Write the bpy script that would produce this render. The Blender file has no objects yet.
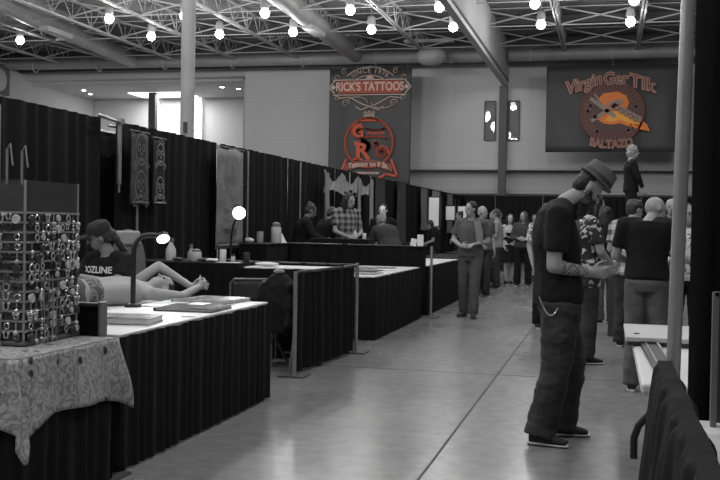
import bpy, math, random
from mathutils import Vector as V, Matrix, noise
random.seed(7)
PI = math.pi
sc = bpy.context.scene
col = sc.collection

# ------------------------------------------------------------------ camera, world, exposure
yaw, pitch, roll = math.atan(.248), math.radians(.97), math.radians(1.0)
F = V((-math.sin(yaw)*math.cos(pitch), math.cos(yaw)*math.cos(pitch), -math.sin(pitch)))
R = V((math.cos(yaw), math.sin(yaw), 0)); U = R.cross(F)
R2 = R*math.cos(roll) + U*math.sin(roll); U2 = -R*math.sin(roll) + U*math.cos(roll)
cd = bpy.data.cameras.new('camera'); cd.sensor_width = 36; cd.lens = 50; cd.clip_end = 300
cam = bpy.data.objects.new('camera', cd); col.objects.link(cam)
cam.matrix_world = Matrix(((R2.x, U2.x, -F.x, 0), (R2.y, U2.y, -F.y, 0), (R2.z, U2.z, -F.z, 1.37), (0, 0, 0, 1)))
sc.camera = cam
w = bpy.data.worlds.new('world'); sc.world = w; w.use_nodes = True
w.node_tree.nodes['Background'].inputs[0].default_value = (1, 1, 1, 1)
w.node_tree.nodes['Background'].inputs[1].default_value = .06
sc.view_settings.view_transform = 'Standard'; sc.view_settings.look = 'None'
sc.view_settings.gamma = 1; sc.view_settings.use_curve_mapping = False
sc.view_settings.exposure = 0.0
LAMP_W = 260      # watts of each high-bay lamp of the hall
LAMP_FAR = 75     # watts of each of the globe lamps near the end wall
BOOTH_GLOW = 5
CAMX = V((R.x, R.y, 0)); CAMY = V((-R.y, R.x, 0))

# ------------------------------------------------------------------ materials
MC = {}
def mat(name, c, rough=.7, metal=0, bump=0, bscale=40, var=0, vscale=3, emit=None, estr=0, alpha=1, spec=.5, coat=0):
    if name in MC: return MC[name]
    m = bpy.data.materials.new(name); m.use_nodes = True; nt = m.node_tree; b = nt.nodes['Principled BSDF']
    if not isinstance(c, tuple): c = (c, c, c)
    b.inputs['Base Color'].default_value = (*c, 1); b.inputs['Roughness'].default_value = rough
    b.inputs['Metallic'].default_value = metal; b.inputs['Alpha'].default_value = alpha
    b.inputs['Specular IOR Level'].default_value = spec
    tc = nt.nodes.new('ShaderNodeTexCoord')
    if var:
        n = nt.nodes.new('ShaderNodeTexNoise'); n.inputs['Scale'].default_value = vscale; n.inputs['Detail'].default_value = 5
        nt.links.new(tc.outputs['Object'], n.inputs['Vector'])
        r = nt.nodes.new('ShaderNodeValToRGB')
        r.color_ramp.elements[0].position = .3; r.color_ramp.elements[1].position = .7
        r.color_ramp.elements[0].color = (*[x*(1-var) for x in c], 1); r.color_ramp.elements[1].color = (*[min(1, x*(1+var)) for x in c], 1)
        nt.links.new(n.outputs['Fac'], r.inputs['Fac']); nt.links.new(r.outputs['Color'], b.inputs['Base Color'])
    if bump:
        n = nt.nodes.new('ShaderNodeTexNoise'); n.inputs['Scale'].default_value = bscale; n.inputs['Detail'].default_value = 4
        nt.links.new(tc.outputs['Object'], n.inputs['Vector'])
        bp = nt.nodes.new('ShaderNodeBump'); bp.inputs['Strength'].default_value = bump; bp.inputs['Distance'].default_value = .01
        nt.links.new(n.outputs['Fac'], bp.inputs['Height']); nt.links.new(bp.outputs['Normal'], b.inputs['Normal'])
    if emit is not None:
        b.inputs['Emission Color'].default_value = (*emit, 1); b.inputs['Emission Strength'].default_value = estr
    MC[name] = m
    return m
def nodes(m): return m.node_tree, m.node_tree.nodes['Principled BSDF']
def pattern_mat(name, base, make):
    m = mat(name, base); nt, b = nodes(m); make(nt, b); return m

M_black = mat('black_polyester_drape', .0065, .85, bump=.3, bscale=60, spec=.25)
M_skirt = mat('black_table_skirt', .006, .8, bump=.2, bscale=90, spec=.25)
M_blackmetal = mat('black_metal', .015, .4)
M_silver = mat('brushed_aluminium', .42, .38, .7, var=.1, vscale=8)
M_pipe = mat('painted_grey_duct', .3, .5, var=.12, vscale=1.5)
M_steel = mat('painted_light_steel', .42, .5)
M_darksteel = mat('dark_steel', .09, .6)
M_white = mat('white_plastic', .62, .45, var=.04)
M_sheet = mat('white_cotton_sheet', .75, .8, bump=.3, bscale=15)
M_paper = mat('white_paper', .8, .6)
M_skin = mat('skin', .3, .5, var=.08, vscale=12, bump=.1, bscale=120)
M_skin_pale = mat('pale_skin', .42, .5, var=.06, vscale=10)
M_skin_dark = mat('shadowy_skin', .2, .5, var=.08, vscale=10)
M_hair = mat('dark_hair', .012, .55, bump=.8, bscale=70)
M_hair_mid = mat('brown_hair', .05, .55, bump=.8, bscale=70)
M_hair_grey = mat('grey_hair', .35, .6, bump=.8, bscale=60)
M_tee = mat('black_cotton_tee', .007, .85, bump=.3, bscale=25, spec=.3)
M_jean = mat('dark_denim', .024, .8, bump=.35, bscale=60, var=.5, vscale=5)
M_jean_mid = mat('faded_denim', .09, .8, bump=.35, bscale=60, var=.4, vscale=5)
M_grey_cloth = mat('grey_knit', .085, .85, bump=.3, bscale=50)
M_shoe = mat('black_canvas', .009, .7)
M_sole = mat('white_rubber', .55, .6)
M_eyew = mat('eye_white', .6, .3)
M_darkgrey = mat('dark_grey_plastic', .04, .5)
M_grey = mat('mid_grey_plastic', .18, .5)
M_lamp = mat('glowing_globe', .9, .4, emit=(1, 1, 1), estr=14)
M_lampw = mat('glowing_task_lamp', .9, .4, emit=(1, 1, 1), estr=9)
M_daylight = mat('daylight_glass', .9, .4, emit=(1, 1, 1), estr=1.6)
M_chrome = mat('polished_steel', .8, .25, .9)
M_gloss = mat('glossy_picture_sleeve', .32, .25, var=.6, vscale=14)

def acrylic():
    m = bpy.data.materials.new('clear_acrylic'); m.use_nodes = True; nt = m.node_tree; nt.nodes.clear()
    o = nt.nodes.new('ShaderNodeOutputMaterial'); t = nt.nodes.new('ShaderNodeBsdfTransparent'); g = nt.nodes.new('ShaderNodeBsdfGlossy')
    t.inputs[0].default_value = (.9, .9, .9, 1); g.inputs['Roughness'].default_value = .12; g.inputs[0].default_value = (.75, .75, .75, 1)
    d = nt.nodes.new('ShaderNodeBsdfDiffuse'); d.inputs[0].default_value = (.35, .35, .35, 1)
    mx = nt.nodes.new('ShaderNodeMixShader'); fr = nt.nodes.new('ShaderNodeFresnel'); fr.inputs[0].default_value = 1.5
    nt.links.new(fr.outputs[0], mx.inputs[0]); nt.links.new(t.outputs[0], mx.inputs[1]); nt.links.new(g.outputs[0], mx.inputs[2])
    m2 = nt.nodes.new('ShaderNodeMixShader'); m2.inputs[0].default_value = .09
    nt.links.new(mx.outputs[0], m2.inputs[1]); nt.links.new(d.outputs[0], m2.inputs[2]); nt.links.new(m2.outputs[0], o.inputs[0])
    return m
M_acr = acrylic()

def mk_floor(nt, b):
    tc = nt.nodes.new('ShaderNodeTexCoord')
    n = nt.nodes.new('ShaderNodeTexNoise'); n.inputs['Scale'].default_value = .55; n.inputs['Detail'].default_value = 8; n.inputs['Roughness'].default_value = .6
    n2 = nt.nodes.new('ShaderNodeTexNoise'); n2.inputs['Scale'].default_value = 9; n2.inputs['Detail'].default_value = 6
    nt.links.new(tc.outputs['Object'], n.inputs['Vector']); nt.links.new(tc.outputs['Object'], n2.inputs['Vector'])
    r = nt.nodes.new('ShaderNodeValToRGB'); r.color_ramp.elements[0].position = .3; r.color_ramp.elements[1].position = .72
    r.color_ramp.elements[0].color = (.21, .21, .21, 1); r.color_ramp.elements[1].color = (.25, .25, .25, 1)
    nt.links.new(n.outputs['Fac'], r.inputs['Fac'])
    mx = nt.nodes.new('ShaderNodeMixRGB'); mx.blend_type = 'OVERLAY'; mx.inputs[0].default_value = .35
    nt.links.new(r.outputs['Color'], mx.inputs[1]); nt.links.new(n2.outputs['Fac'], mx.inputs[2]); nt.links.new(mx.outputs[0], b.inputs['Base Color'])
    r2 = nt.nodes.new('ShaderNodeMapRange'); r2.inputs['To Min'].default_value = .16; r2.inputs['To Max'].default_value = .34
    nt.links.new(n.outputs['Fac'], r2.inputs['Value']); nt.links.new(r2.outputs[0], b.inputs['Roughness'])
    bp = nt.nodes.new('ShaderNodeBump'); bp.inputs['Strength'].default_value = .06; bp.inputs['Distance'].default_value = .02
    nt.links.new(n2.outputs['Fac'], bp.inputs['Height']); nt.links.new(bp.outputs['Normal'], b.inputs['Normal'])
M_floor = pattern_mat('polished_concrete', .2, mk_floor)
M_joint = mat('floor_joint_filler', .05, .7)

def mk_wall(nt, b):
    tc = nt.nodes.new('ShaderNodeTexCoord'); mp = nt.nodes.new('ShaderNodeMapping'); mp.inputs['Rotation'].default_value = (PI/2, 0, 0)
    br = nt.nodes.new('ShaderNodeTexBrick'); br.offset = 0; br.inputs['Scale'].default_value = 1
    br.inputs['Brick Width'].default_value = 3.05; br.inputs['Row Height'].default_value = 1.6; br.inputs['Mortar Size'].default_value = .012
    br.inputs['Color1'].default_value = (.56, .56, .56, 1); br.inputs['Color2'].default_value = (.58, .58, .58, 1); br.inputs['Mortar'].default_value = (.5, .5, .5, 1)
    nt.links.new(tc.outputs['Object'], mp.inputs['Vector']); nt.links.new(mp.outputs[0], br.inputs['Vector']); nt.links.new(br.outputs['Color'], b.inputs['Base Color'])
M_wall = pattern_mat('painted_wall_panels', .4, mk_wall)
M_wall2 = mat('plain_painted_wall', .5, .8, var=.04, vscale=.4)
M_block = mat('rough_block_wall', .2, .9, bump=.8, bscale=4, var=.2, vscale=2.5)

def mk_deck(nt, b):
    tc = nt.nodes.new('ShaderNodeTexCoord'); wv = nt.nodes.new('ShaderNodeTexWave'); wv.bands_direction = 'Y'; wv.inputs['Scale'].default_value = 1.05
    nt.links.new(tc.outputs['Object'], wv.inputs['Vector'])
    bp = nt.nodes.new('ShaderNodeBump'); bp.inputs['Strength'].default_value = .8; bp.inputs['Distance'].default_value = .08
    nt.links.new(wv.outputs['Fac'], bp.inputs['Height']); nt.links.new(bp.outputs['Normal'], b.inputs['Normal'])
M_deck = pattern_mat('ribbed_roof_deck', .24, mk_deck)

def mk_plaid(nt, b, dark, light, s):
    tc = nt.nodes.new('ShaderNodeTexCoord'); outs = []
    for d in ('X', 'Z'):
        wv = nt.nodes.new('ShaderNodeTexWave'); wv.bands_direction = d; wv.inputs['Scale'].default_value = s; wv.inputs['Distortion'].default_value = .6
        nt.links.new(tc.outputs['Object'], wv.inputs['Vector'])
        r = nt.nodes.new('ShaderNodeMath'); r.operation = 'GREATER_THAN'; r.inputs[1].default_value = .5; nt.links.new(wv.outputs['Fac'], r.inputs[0]); outs.append(r)
    a = nt.nodes.new('ShaderNodeMath'); a.operation = 'ADD'; nt.links.new(outs[0].outputs[0], a.inputs[0]); nt.links.new(outs[1].outputs[0], a.inputs[1])
    d = nt.nodes.new('ShaderNodeMath'); d.operation = 'MULTIPLY'; d.inputs[1].default_value = .5; nt.links.new(a.outputs[0], d.inputs[0])
    r = nt.nodes.new('ShaderNodeValToRGB'); r.color_ramp.elements[0].color = (dark, dark, dark, 1); r.color_ramp.elements[1].color = (light, light, light, 1)
    nt.links.new(d.outputs[0], r.inputs[0]); nt.links.new(r.outputs[0], b.inputs['Base Color'])
M_plaid = pattern_mat('dark_plaid_flannel', .1, lambda n, b: mk_plaid(n, b, .02, .26, 3.6))
M_plaid2 = pattern_mat('light_plaid_cotton', .3, lambda n, b: mk_plaid(n, b, .05, .6, 2.6))

def mk_spots(nt, b, dark, light, s, thr):
    tc = nt.nodes.new('ShaderNodeTexCoord'); n = nt.nodes.new('ShaderNodeTexNoise'); n.inputs['Scale'].default_value = s; n.inputs['Detail'].default_value = 3; n.inputs['Distortion'].default_value = 1.5
    nt.links.new(tc.outputs['Object'], n.inputs['Vector']); r = nt.nodes.new('ShaderNodeValToRGB')
    r.color_ramp.elements[0].position = thr-.03; r.color_ramp.elements[1].position = thr+.03
    r.color_ramp.elements[0].color = (dark, dark, dark, 1); r.color_ramp.elements[1].color = (light, light, light, 1)
    nt.links.new(n.outputs['Fac'], r.inputs[0]); nt.links.new(r.outputs[0], b.inputs['Base Color'])
M_spots = pattern_mat('black_and_white_print', .2, lambda n, b: mk_spots(n, b, .012, .5, 11, .55))
M_spots2 = pattern_mat('white_floral_print', .4, lambda n, b: mk_spots(n, b, .06, .6, 16, .46))
M_tat = pattern_mat('tattooed_skin', .3, lambda n, b: mk_spots(n, b, .09, .27, 22, .5))

def mk_cloth(nt, b):      # printed cotton: grey swirls with dark little skulls scattered over it
    tc = nt.nodes.new('ShaderNodeTexCoord')
    n = nt.nodes.new('ShaderNodeTexNoise'); n.inputs['Scale'].default_value = 16; n.inputs['Detail'].default_value = 6; n.inputs['Distortion'].default_value = 3
    nt.links.new(tc.outputs['Object'], n.inputs['Vector']); r = nt.nodes.new('ShaderNodeValToRGB')
    r.color_ramp.elements[0].position = .42; r.color_ramp.elements[1].position = .56
    r.color_ramp.elements[0].color = (.2, .2, .2, 1); r.color_ramp.elements[1].color = (.42, .42, .42, 1); nt.links.new(n.outputs['Fac'], r.inputs[0])
    v = nt.nodes.new('ShaderNodeTexVoronoi'); v.inputs['Scale'].default_value = 8.5; nt.links.new(tc.outputs['Object'], v.inputs['Vector'])
    r2 = nt.nodes.new('ShaderNodeValToRGB'); r2.color_ramp.elements[0].position = .13; r2.color_ramp.elements[1].position = .2
    r2.color_ramp.elements[0].color = (.03, .03, .03, 1); r2.color_ramp.elements[1].color = (1, 1, 1, 1); nt.links.new(v.outputs['Distance'], r2.inputs[0])
    mx = nt.nodes.new('ShaderNodeMixRGB'); mx.blend_type = 'MULTIPLY'; mx.inputs[0].default_value = 1
    nt.links.new(r.outputs[0], mx.inputs[1]); nt.links.new(r2.outputs[0], mx.inputs[2]); nt.links.new(mx.outputs[0], b.inputs['Base Color'])
M_cloth = pattern_mat('skull_print_cotton', .25, mk_cloth)

# ------------------------------------------------------------------ mesh builder
class MB:
    def __init__(s): s.v = []; s.f = []
    def add(s, vs, fs):
        o = len(s.v); s.v += [V(p) for p in vs]; s.f += [tuple(i+o for i in f) for f in fs]; return s
    def box(s, c, d, rot=None):
        x, y, z = d[0]/2, d[1]/2, d[2]/2
        ps = [V((i*x, j*y, k*z)) for k in (-1, 1) for i, j in ((-1, -1), (1, -1), (1, 1), (-1, 1))]
        if rot: ps = [rot @ p for p in ps]
        return s.add([V(c)+p for p in ps], [(3, 2, 1, 0), (4, 5, 6, 7), (0, 1, 5, 4), (1, 2, 6, 5), (2, 3, 7, 6), (3, 0, 4, 7)])
    def loft(s, rings, n=16, caps=True):     # ring = (centre, vector a, vector b)
        vs = []
        for c, a, b in rings:
            for i in range(n):
                t = 2*PI*i/n; vs.append(V(c)+V(a)*math.cos(t)+V(b)*math.sin(t))
        fs = []
        for k in range(len(rings)-1):
            for i in range(n):
                j = (i+1) % n; fs.append((k*n+i, k*n+j, (k+1)*n+j, (k+1)*n+i))
        if caps: fs.append(tuple(range(n))[::-1]); fs.append(tuple((len(rings)-1)*n+i for i in range(n)))
        return s.add(vs, fs)
    def tube(s, pts, r, n=8, caps=True):
        pts = [V(p) for p in pts]; rs = r if isinstance(r, (list, tuple)) else [r]*len(pts)
        d0 = (pts[1]-pts[0]).normalized(); a = d0.orthogonal().normalized(); rings = []
        for i, p in enumerate(pts):
            d = (pts[min(i+1, len(pts)-1)]-pts[max(i-1, 0)]).normalized()
            a = (a-d*a.dot(d)).normalized(); b = d.cross(a); rings.append((p, a*rs[i], b*rs[i]))
        return s.loft(rings, n, caps)
    def capsule(s, p, r, q, r2, n=14):
        p, q = V(p), V(q); d = (q-p).normalized() if (q-p).length > 1e-6 else V((0, 0, 1)); pts = []; rs = []
        for t in (-.98, -.75, -.4): pts.append(p+d*r*t); rs.append(r*math.sqrt(1-t*t))
        pts.append(p); rs.append(r); pts.append(q); rs.append(r2)
        for t in (.4, .75, .98): pts.append(q+d*r2*t); rs.append(r2*math.sqrt(1-t*t))
        a = d.orthogonal().normalized(); b = d.cross(a)
        return s.loft([(c, a*x, b*x) for c, x in zip(pts, rs)], n)
    def ell(s, c, a, b, d, n=16, m=10):
        c, a, b, d = V(c), V(a), V(b), V(d); rings = []
        for k in range(m+1):
            t = -PI/2+PI*(k+.0)/m; t = max(-PI/2+.12, min(PI/2-.12, t)); rings.append((c+d*math.sin(t), a*math.cos(t), b*math.cos(t)))
        return s.loft(rings, n)
    def sphere(s, c, r, n=14): return s.ell(c, (r, 0, 0), (0, r, 0), (0, 0, r), n, 8)
    def lathe(s, c, prof, n=20):              # (radius, z) profile
        c = V(c); return s.loft([(c+V((0, 0, z)), V((r, 0, 0)), V((0, r, 0))) for r, z in prof], n)
    def torus(s, c, R_, r, a=(1, 0, 0), b=(0, 1, 0), n=16, m=6):
        a, b, c = V(a), V(b), V(c); ax = a.cross(b); vs = []; fs = []
        for i in range(n):
            t = 2*PI*i/n; e = a*math.cos(t)+b*math.sin(t)
            for j in range(m):
                u = 2*PI*j/m; vs.append(c+e*(R_+r*math.cos(u))+ax*r*math.sin(u))
        for i in range(n):
            for j in range(m): fs.append((i*m+j, ((i+1) % n)*m+j, ((i+1) % n)*m+(j+1) % m, i*m+(j+1) % m))
        return s.add(vs, fs)
    def grid(s, nu, nv, fn):
        vs = [fn(i/nu, j/nv) for j in range(nv+1) for i in range(nu+1)]
        return s.add(vs, [(j*(nu+1)+i, j*(nu+1)+i+1, (j+1)*(nu+1)+i+1, (j+1)*(nu+1)+i) for j in range(nv) for i in range(nu)])
    def build(s, name, m, parent=None, smooth=True, bevel=0, solid=0):
        me = bpy.data.meshes.new(name); me.from_pydata([tuple(p) for p in s.v], [], s.f); me.materials.append(m)
        me.polygons.foreach_set('use_smooth', [smooth]*len(me.polygons))
        if smooth: me.set_sharp_from_angle(angle=math.radians(42))
        me.update()
        o = bpy.data.objects.new(name, me); col.objects.link(o)
        if parent: o.parent = parent
        if bevel:
            md = o.modifiers.new('bevel', 'BEVEL'); md.width = bevel; md.segments = 2; md.limit_method = 'ANGLE'
        if solid:
            md = o.modifiers.new('solid', 'SOLIDIFY'); md.thickness = solid; md.offset = 0
        return o
    def bake(s, name, m, parent=None, voxel=.012, smooth=4, crinkle=0, cs=9, stretch=1):
        me = bpy.data.meshes.new('t'); me.from_pydata([tuple(p) for p in s.v], [], s.f); o = bpy.data.objects.new('t', me); col.objects.link(o)
        r = o.modifiers.new('r', 'REMESH'); r.mode = 'VOXEL'; r.voxel_size = voxel
        if smooth: q = o.modifiers.new('s', 'SMOOTH'); q.factor = .5; q.iterations = smooth
        dg = bpy.context.evaluated_depsgraph_get(); me2 = bpy.data.meshes.new_from_object(o.evaluated_get(dg), depsgraph=dg)
        bpy.data.objects.remove(o); bpy.data.meshes.remove(me)
        if crinkle:
            nn = [v.normal.copy() for v in me2.vertices]
            for v, n in zip(me2.vertices, nn):
                c = v.co; k = noise.noise(V((c.x*cs, c.y*cs, c.z*cs*stretch)))+.5*noise.noise(V((c.x*cs*2.3, c.y*cs*2.3+5, c.z*cs*2.3*stretch)))
                v.co = c+n*(k*crinkle)
        me2.name = name; me2.materials.clear(); me2.materials.append(m); me2.polygons.foreach_set('use_smooth', [True]*len(me2.polygons))
        o = bpy.data.objects.new(name, me2); col.objects.link(o)
        if parent: o.parent = parent
        return o

def tag(o, label, cat, group=None, kind=None):
    if label: o['label'] = label
    if cat: o['category'] = cat
    if group: o['group'] = group
    if kind: o['kind'] = kind
    return o
def thing(name, label, cat, loc=(0, 0, 0), rz=0, group=None):
    o = bpy.data.objects.new(name, None); col.objects.link(o); o.location = loc; o.rotation_euler = (0, 0, rz); o.empty_display_size = .1
    return tag(o, label, cat, group)
def struct(o): o['kind'] = 'structure'; return o
def dup(root, loc=None, rz=None, label=None, group=None):
    r = root.copy(); col.objects.link(r)
    if loc is not None: r.location = loc
    if rz is not None: r.rotation_euler = (0, 0, rz)
    if label: r['label'] = label
    if group: r['group'] = group
    for ch in list(root.children):
        c = ch.copy(); col.objects.link(c); c.parent = r
        for g in list(ch.children):
            d = g.copy(); col.objects.link(d); d.parent = c
    return r
def point(name, loc, W, r=.15, parent=None):
    l = bpy.data.lights.new(name, 'POINT'); l.energy = W; l.shadow_soft_size = r
    o = bpy.data.objects.new(name, l); col.objects.link(o); o.location = loc
    if parent: o.parent = parent
    return o

# ------------------------------------------------------------------ the hall
struct(MB().box((-12, 17, -.1), (60, 62, .2)).build('floor', M_floor, smooth=False))
def joint(n, c, d): struct(MB().box(c, d).build('trim_%d' % n, M_joint, smooth=False))
joint(1, (-.96, 18, .0012), (.014, 44, .0024))
for i, y in enumerate((3.1, 9.2, 15.3, 21.4, 27.5)): joint(2+i, (-4, y, .001), (16, .010, .002))
struct(MB().box((-12, 13, 8.75), (60, 54, .16)).build('ceiling', M_deck, smooth=False))
struct(MB().box((-1.5, 40.3, 6.3), (27.1, .6, 5.4)).build('wall_back', M_wall, smooth=False))
struct(MB().box((-31, 40.3, 8.2), (31.9, .6, 1.4)).build('wall_back_header', M_wall2, smooth=False))
struct(MB().box((-1.5, 40.8, 1.8), (27.1, .5, 3.6)).build('wall_back_lower', M_wall2, smooth=False))
struct(MB().box((-1.5, 40.45, 1.3), (27.1, .2, 2.6)).build('wall_back_base', M_block, smooth=False))
struct(MB().box((-1.5, 40.42, 2.72), (27.1, .3, .16)).build('trim_8', M_steel, smooth=False))
struct(MB().box((-1.5, 39.95, 3.62), (27.1, .16, .1)).build('trim_9', M_wall2, smooth=False))
struct(MB().box((-21, 43.3, 7.45), (13, 5.4, .12)).build('ceiling_soffit', M_wall2, smooth=False))
struct(MB().box((-21, 46.2, 3.8), (13, .3, 7.6)).build('wall_recess', M_wall2, smooth=False))
struct(MB().box((-15.2, 43.3, 3.8), (.28, 5.4, 7.6)).build('wall_recess_side', M_wall2, smooth=False))
struct(MB().box((-25.6, 35, 3.9), (.3, 22, 7.8)).build('wall_left', M_wall2, smooth=False))
struct(MB().box((-12, 39.55, 8.0), (27, .35, .5)).build('trim_10', M_darksteel, smooth=False))
# tall daylight windows of the recess
for n, (x, zz) in enumerate(((-22.0, 4.6), (-19.72, 4.6))):
    fr = struct(MB().box((x, 46.0, zz), (.42, .1, 5.6)).build('window_%d' % (n+1), M_daylight, smooth=False))
    m = MB()
    for k in range(-2, 3): m.box((x, 45.93, zz+k*1.2), (.42, .05, .06))
    m.box((x-.23, 45.93, zz), (.05, .06, 5.6)).box((x+.23, 45.93, zz), (.05, .06, 5.6)).build('window_frame', M_steel, fr, smooth=False)
sk = struct(MB().box((-20.9, 44.5, 7.37), (2.9, 1.7, .05)).build('window_3', M_daylight, smooth=False))
al = bpy.data.lights.new('skylight_daylight', 'AREA'); al.shape = 'RECTANGLE'; al.size = 2.8; al.size_y = 1.6; al.energy = 260
ao = bpy.data.objects.new('skylight_daylight', al); col.objects.link(ao); ao.location = (-20.9, 44.5, 7.3)
tag(MB().box((-21.0, 43.6, 3.7), (.34, .3, 7.3)).build('steel_column', M_darksteel, smooth=False), 'dark slim column standing between the two bright tall windows', 'column')
for i, (x, y) in enumerate(((-16.9, 42.0), (-16.35, 42.6), (-15.9, 43.4), (-23.9, 42.3), (-24.3, 43.6))):
    d = thing('downlight', 'small round downlight in the soffit left of the hall end wall', 'downlight', (x, y, 7.37), 0, 'downlights in the recess soffit')
    MB().lathe((0, 0, 0), [(.13, -.03), (.13, .02)]).build('trim_ring', M_steel, d)
    MB().lathe((0, 0, 0), [(.09, -.045), (.09, -.02)]).build('lens', M_lamp, d)
sp = bpy.data.lights.new('wall_washer', 'SPOT'); sp.energy = 60; sp.spot_size = 1.2; sp.spot_blend = 1
so = bpy.data.objects.new('wall_washer', sp); col.objects.link(so); so.location = (-23.9, 45.2, 7.2)
# narrow windows in the end wall
def mk_pane(x, z0, z1, n, wd=.42):
    f = struct(MB().box((x-wd/2, 39.97, (z0+z1)/2), (.05, .1, z1-z0)).box((x+wd/2, 39.97, (z0+z1)/2), (.05, .1, z1-z0)).box((x, 39.97, z0), (wd, .1, .05)).box((x, 39.97, z1), (wd, .1, .05)).build('window_%d' % n, M_darksteel, smooth=False))
    MB().box((x, 39.98, (z0+z1)/2), (wd-.05, .03, z1-z0-.05)).build('pane', mat('dim_glass', .2, .0, spec=.5), f, smooth=False)
mk_pane(-4.66, 4.75, 6.3, 4); mk_pane(-3.72, 4.75, 6.3, 5)
# bulkhead running along the hall with its column
bk = thing('bulkhead_girder', 'long pale boxed girder running away overhead to the end wall column', 'beam', (-4.05, 0, 0))
MB().box((0, 17, 7.78), (.25, 45.6, 1.5)).build('side_panel', M_wall2, bk, smooth=False)
MB().box((0, 17, 6.93), (.2, 45.6, .14)).build('bottom_flange', mat('pale_flange', .6, .5), bk, smooth=False)
MB().box((-.02, 17, 7.06), (.3, 45.6, .05)).build('track_slot', M_darksteel, bk, smooth=False)
tag(MB().box((-4.12, 39.75, 3.43), (.3, .3, 6.86)).build('steel_column', M_darksteel, smooth=False), 'grey steel column on the end wall under the boxed girder', 'column')
# big pale column behind the booths
c = thing('round_column', 'thick pale column rising behind the left booth curtains to the roof', 'column', (-7.95, 18, 0))
MB().lathe((0, 0, 0), [(.135, 0), (.135, 8.6)]).build('shaft', M_pipe, c)
MB().box((.03, -.16, 3.15), (.06, .06, .2)).build('junction_box', M_darkgrey, c, smooth=False)
# ducts
dk = thing('ventilation_duct', 'large round duct crossing the hall just in front of the end wall', 'duct', (0, 38.4, 7.86))
MB().tube([(-28, 0, .12), (-4.3, 0, 0)], .25, 20).tube([(-3.8, 0, 0), (9, 0, 0)], .25, 20).build('pipe', M_pipe, dk)
for x in range(-27, 9, 3): MB().torus((x, 0, .0), .26, .03, (0, 1, 0), (0, 0, 1), 20).build('collar', M_steel, dk)
d1 = thing('ventilation_duct', 'large round duct slanting in from the upper left corner', 'duct', (-19.6, 0, 8.0))
MB().tube([(1.9, 18, .2), (.7, 30, .1), (.2, 38.2, .0)], .32, 24).build('pipe', M_pipe, d1)
MB().box((1.0, 31, -.25), (.35, 1.6, .16)).build('outlet_grille', M_steel, d1, smooth=False)
d2 = thing('ventilation_duct', 'large round duct slanting down toward the orange tattoo banner', 'duct', (-9.9, 0, 8.0))
MB().tube([(.4, 16, .2), (.25, 28, .1), (.1, 38.2, .0)], .32, 24).build('pipe', M_pipe, d2)
MB().box((.25, 32, -.25), (.35, 1.6, .16)).build('outlet_grille', M_steel, d2, smooth=False)
MB().lathe((.0, 38.1, -.9), [(.25, .9), (.5, .6), (.6, .4), (.55, .2), (.3, 0)], 16)
un = thing('unit_heater', 'round grey fan unit hanging under the roof beside the boxed girder', 'heater', (-6.6, 37.3, 7.75))
MB().ell((0, 0, -.05), (.62, 0, 0), (0, .4, 0), (0, 0, .36)).build('body', M_pipe, un)
MB().box((-.1, 0, .52), (1.9, .3, .12)).build('hanger_bar', M_steel, un, smooth=False)

# roof trusses
def truss():
    t = thing('roof_truss', 'pale open-web steel truss under the roof deck, one of a parallel row', 'truss', (0, 0, 0), 0, 'parallel roof trusses')
    L0, L1 = 22, 39.9; zt, zb = 8.6, 7.92
    MB().box((0, (L0+L1)/2, zt), (.09, L1-L0, .07)).build('top_chord', M_steel, t, smooth=False)
    MB().box((-.05, (L0+L1)/2, zb), (.05, L1-L0, .06)).box((.05, (L0+L1)/2, zb), (.05, L1-L0, .06)).build('bottom_chord', M_steel, t, smooth=False)
    m = MB(); y = L0; up = True
    while y < L1-.6:
        m.tube([(0, y, zt if up else zb), (0, y+.62, zb if up else zt)], .018, 5)
        if up: m.tube([(0, y+.62, zb), (0, y+.62, zt)], .014, 5)
        y += .62; up = not up
    m.build('web', M_steel, t); return t
tr = truss(); xs = [-1.72+2.62*k for k in range(-9, 4)]
for i, x in enumerate(xs):
    if i == 0: tr.location = (x, 0, 0)
    else: dup(tr, (x, 0, 0))
def brace():
    t = thing('cross_brace', 'crossed steel rods bracing two neighbouring roof trusses', 'brace', (0, 0, 0), 0, 'cross braces between roof trusses')
    MB().tube([(.05, 0, 8.5), (2.57, 0, 7.95)], .026, 6).build('rod', M_steel, t)
    MB().tube([(.05, .05, 7.95), (2.57, .05, 8.5)], .026, 6).build('rod', M_steel, t)
    MB().tube([(.05, .02, 8.52), (2.57, .02, 8.52)], .02, 6).tube([(.05, .02, 7.93), (2.57, .02, 7.93)], .02, 6).build('strut', M_steel, t)
    return t
bb = brace(); first = True
for y in (33.2, 29.6, 36.8):
    for x in xs[:-1]:
        if first: bb.location = (x, y, 0); first = False
        else: dup(bb, (x, y, 0))
for i, y in enumerate((34.9, 38.9)):
    tag(MB().box((-12, y, 8.45), (42, .16, .26)).build('roof_purlin', M_darksteel, smooth=False), ['dark steel beam crossing the roof above the trusses, nearer one', 'dark steel beam crossing the roof close to the end wall'][i], 'beam')

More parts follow.
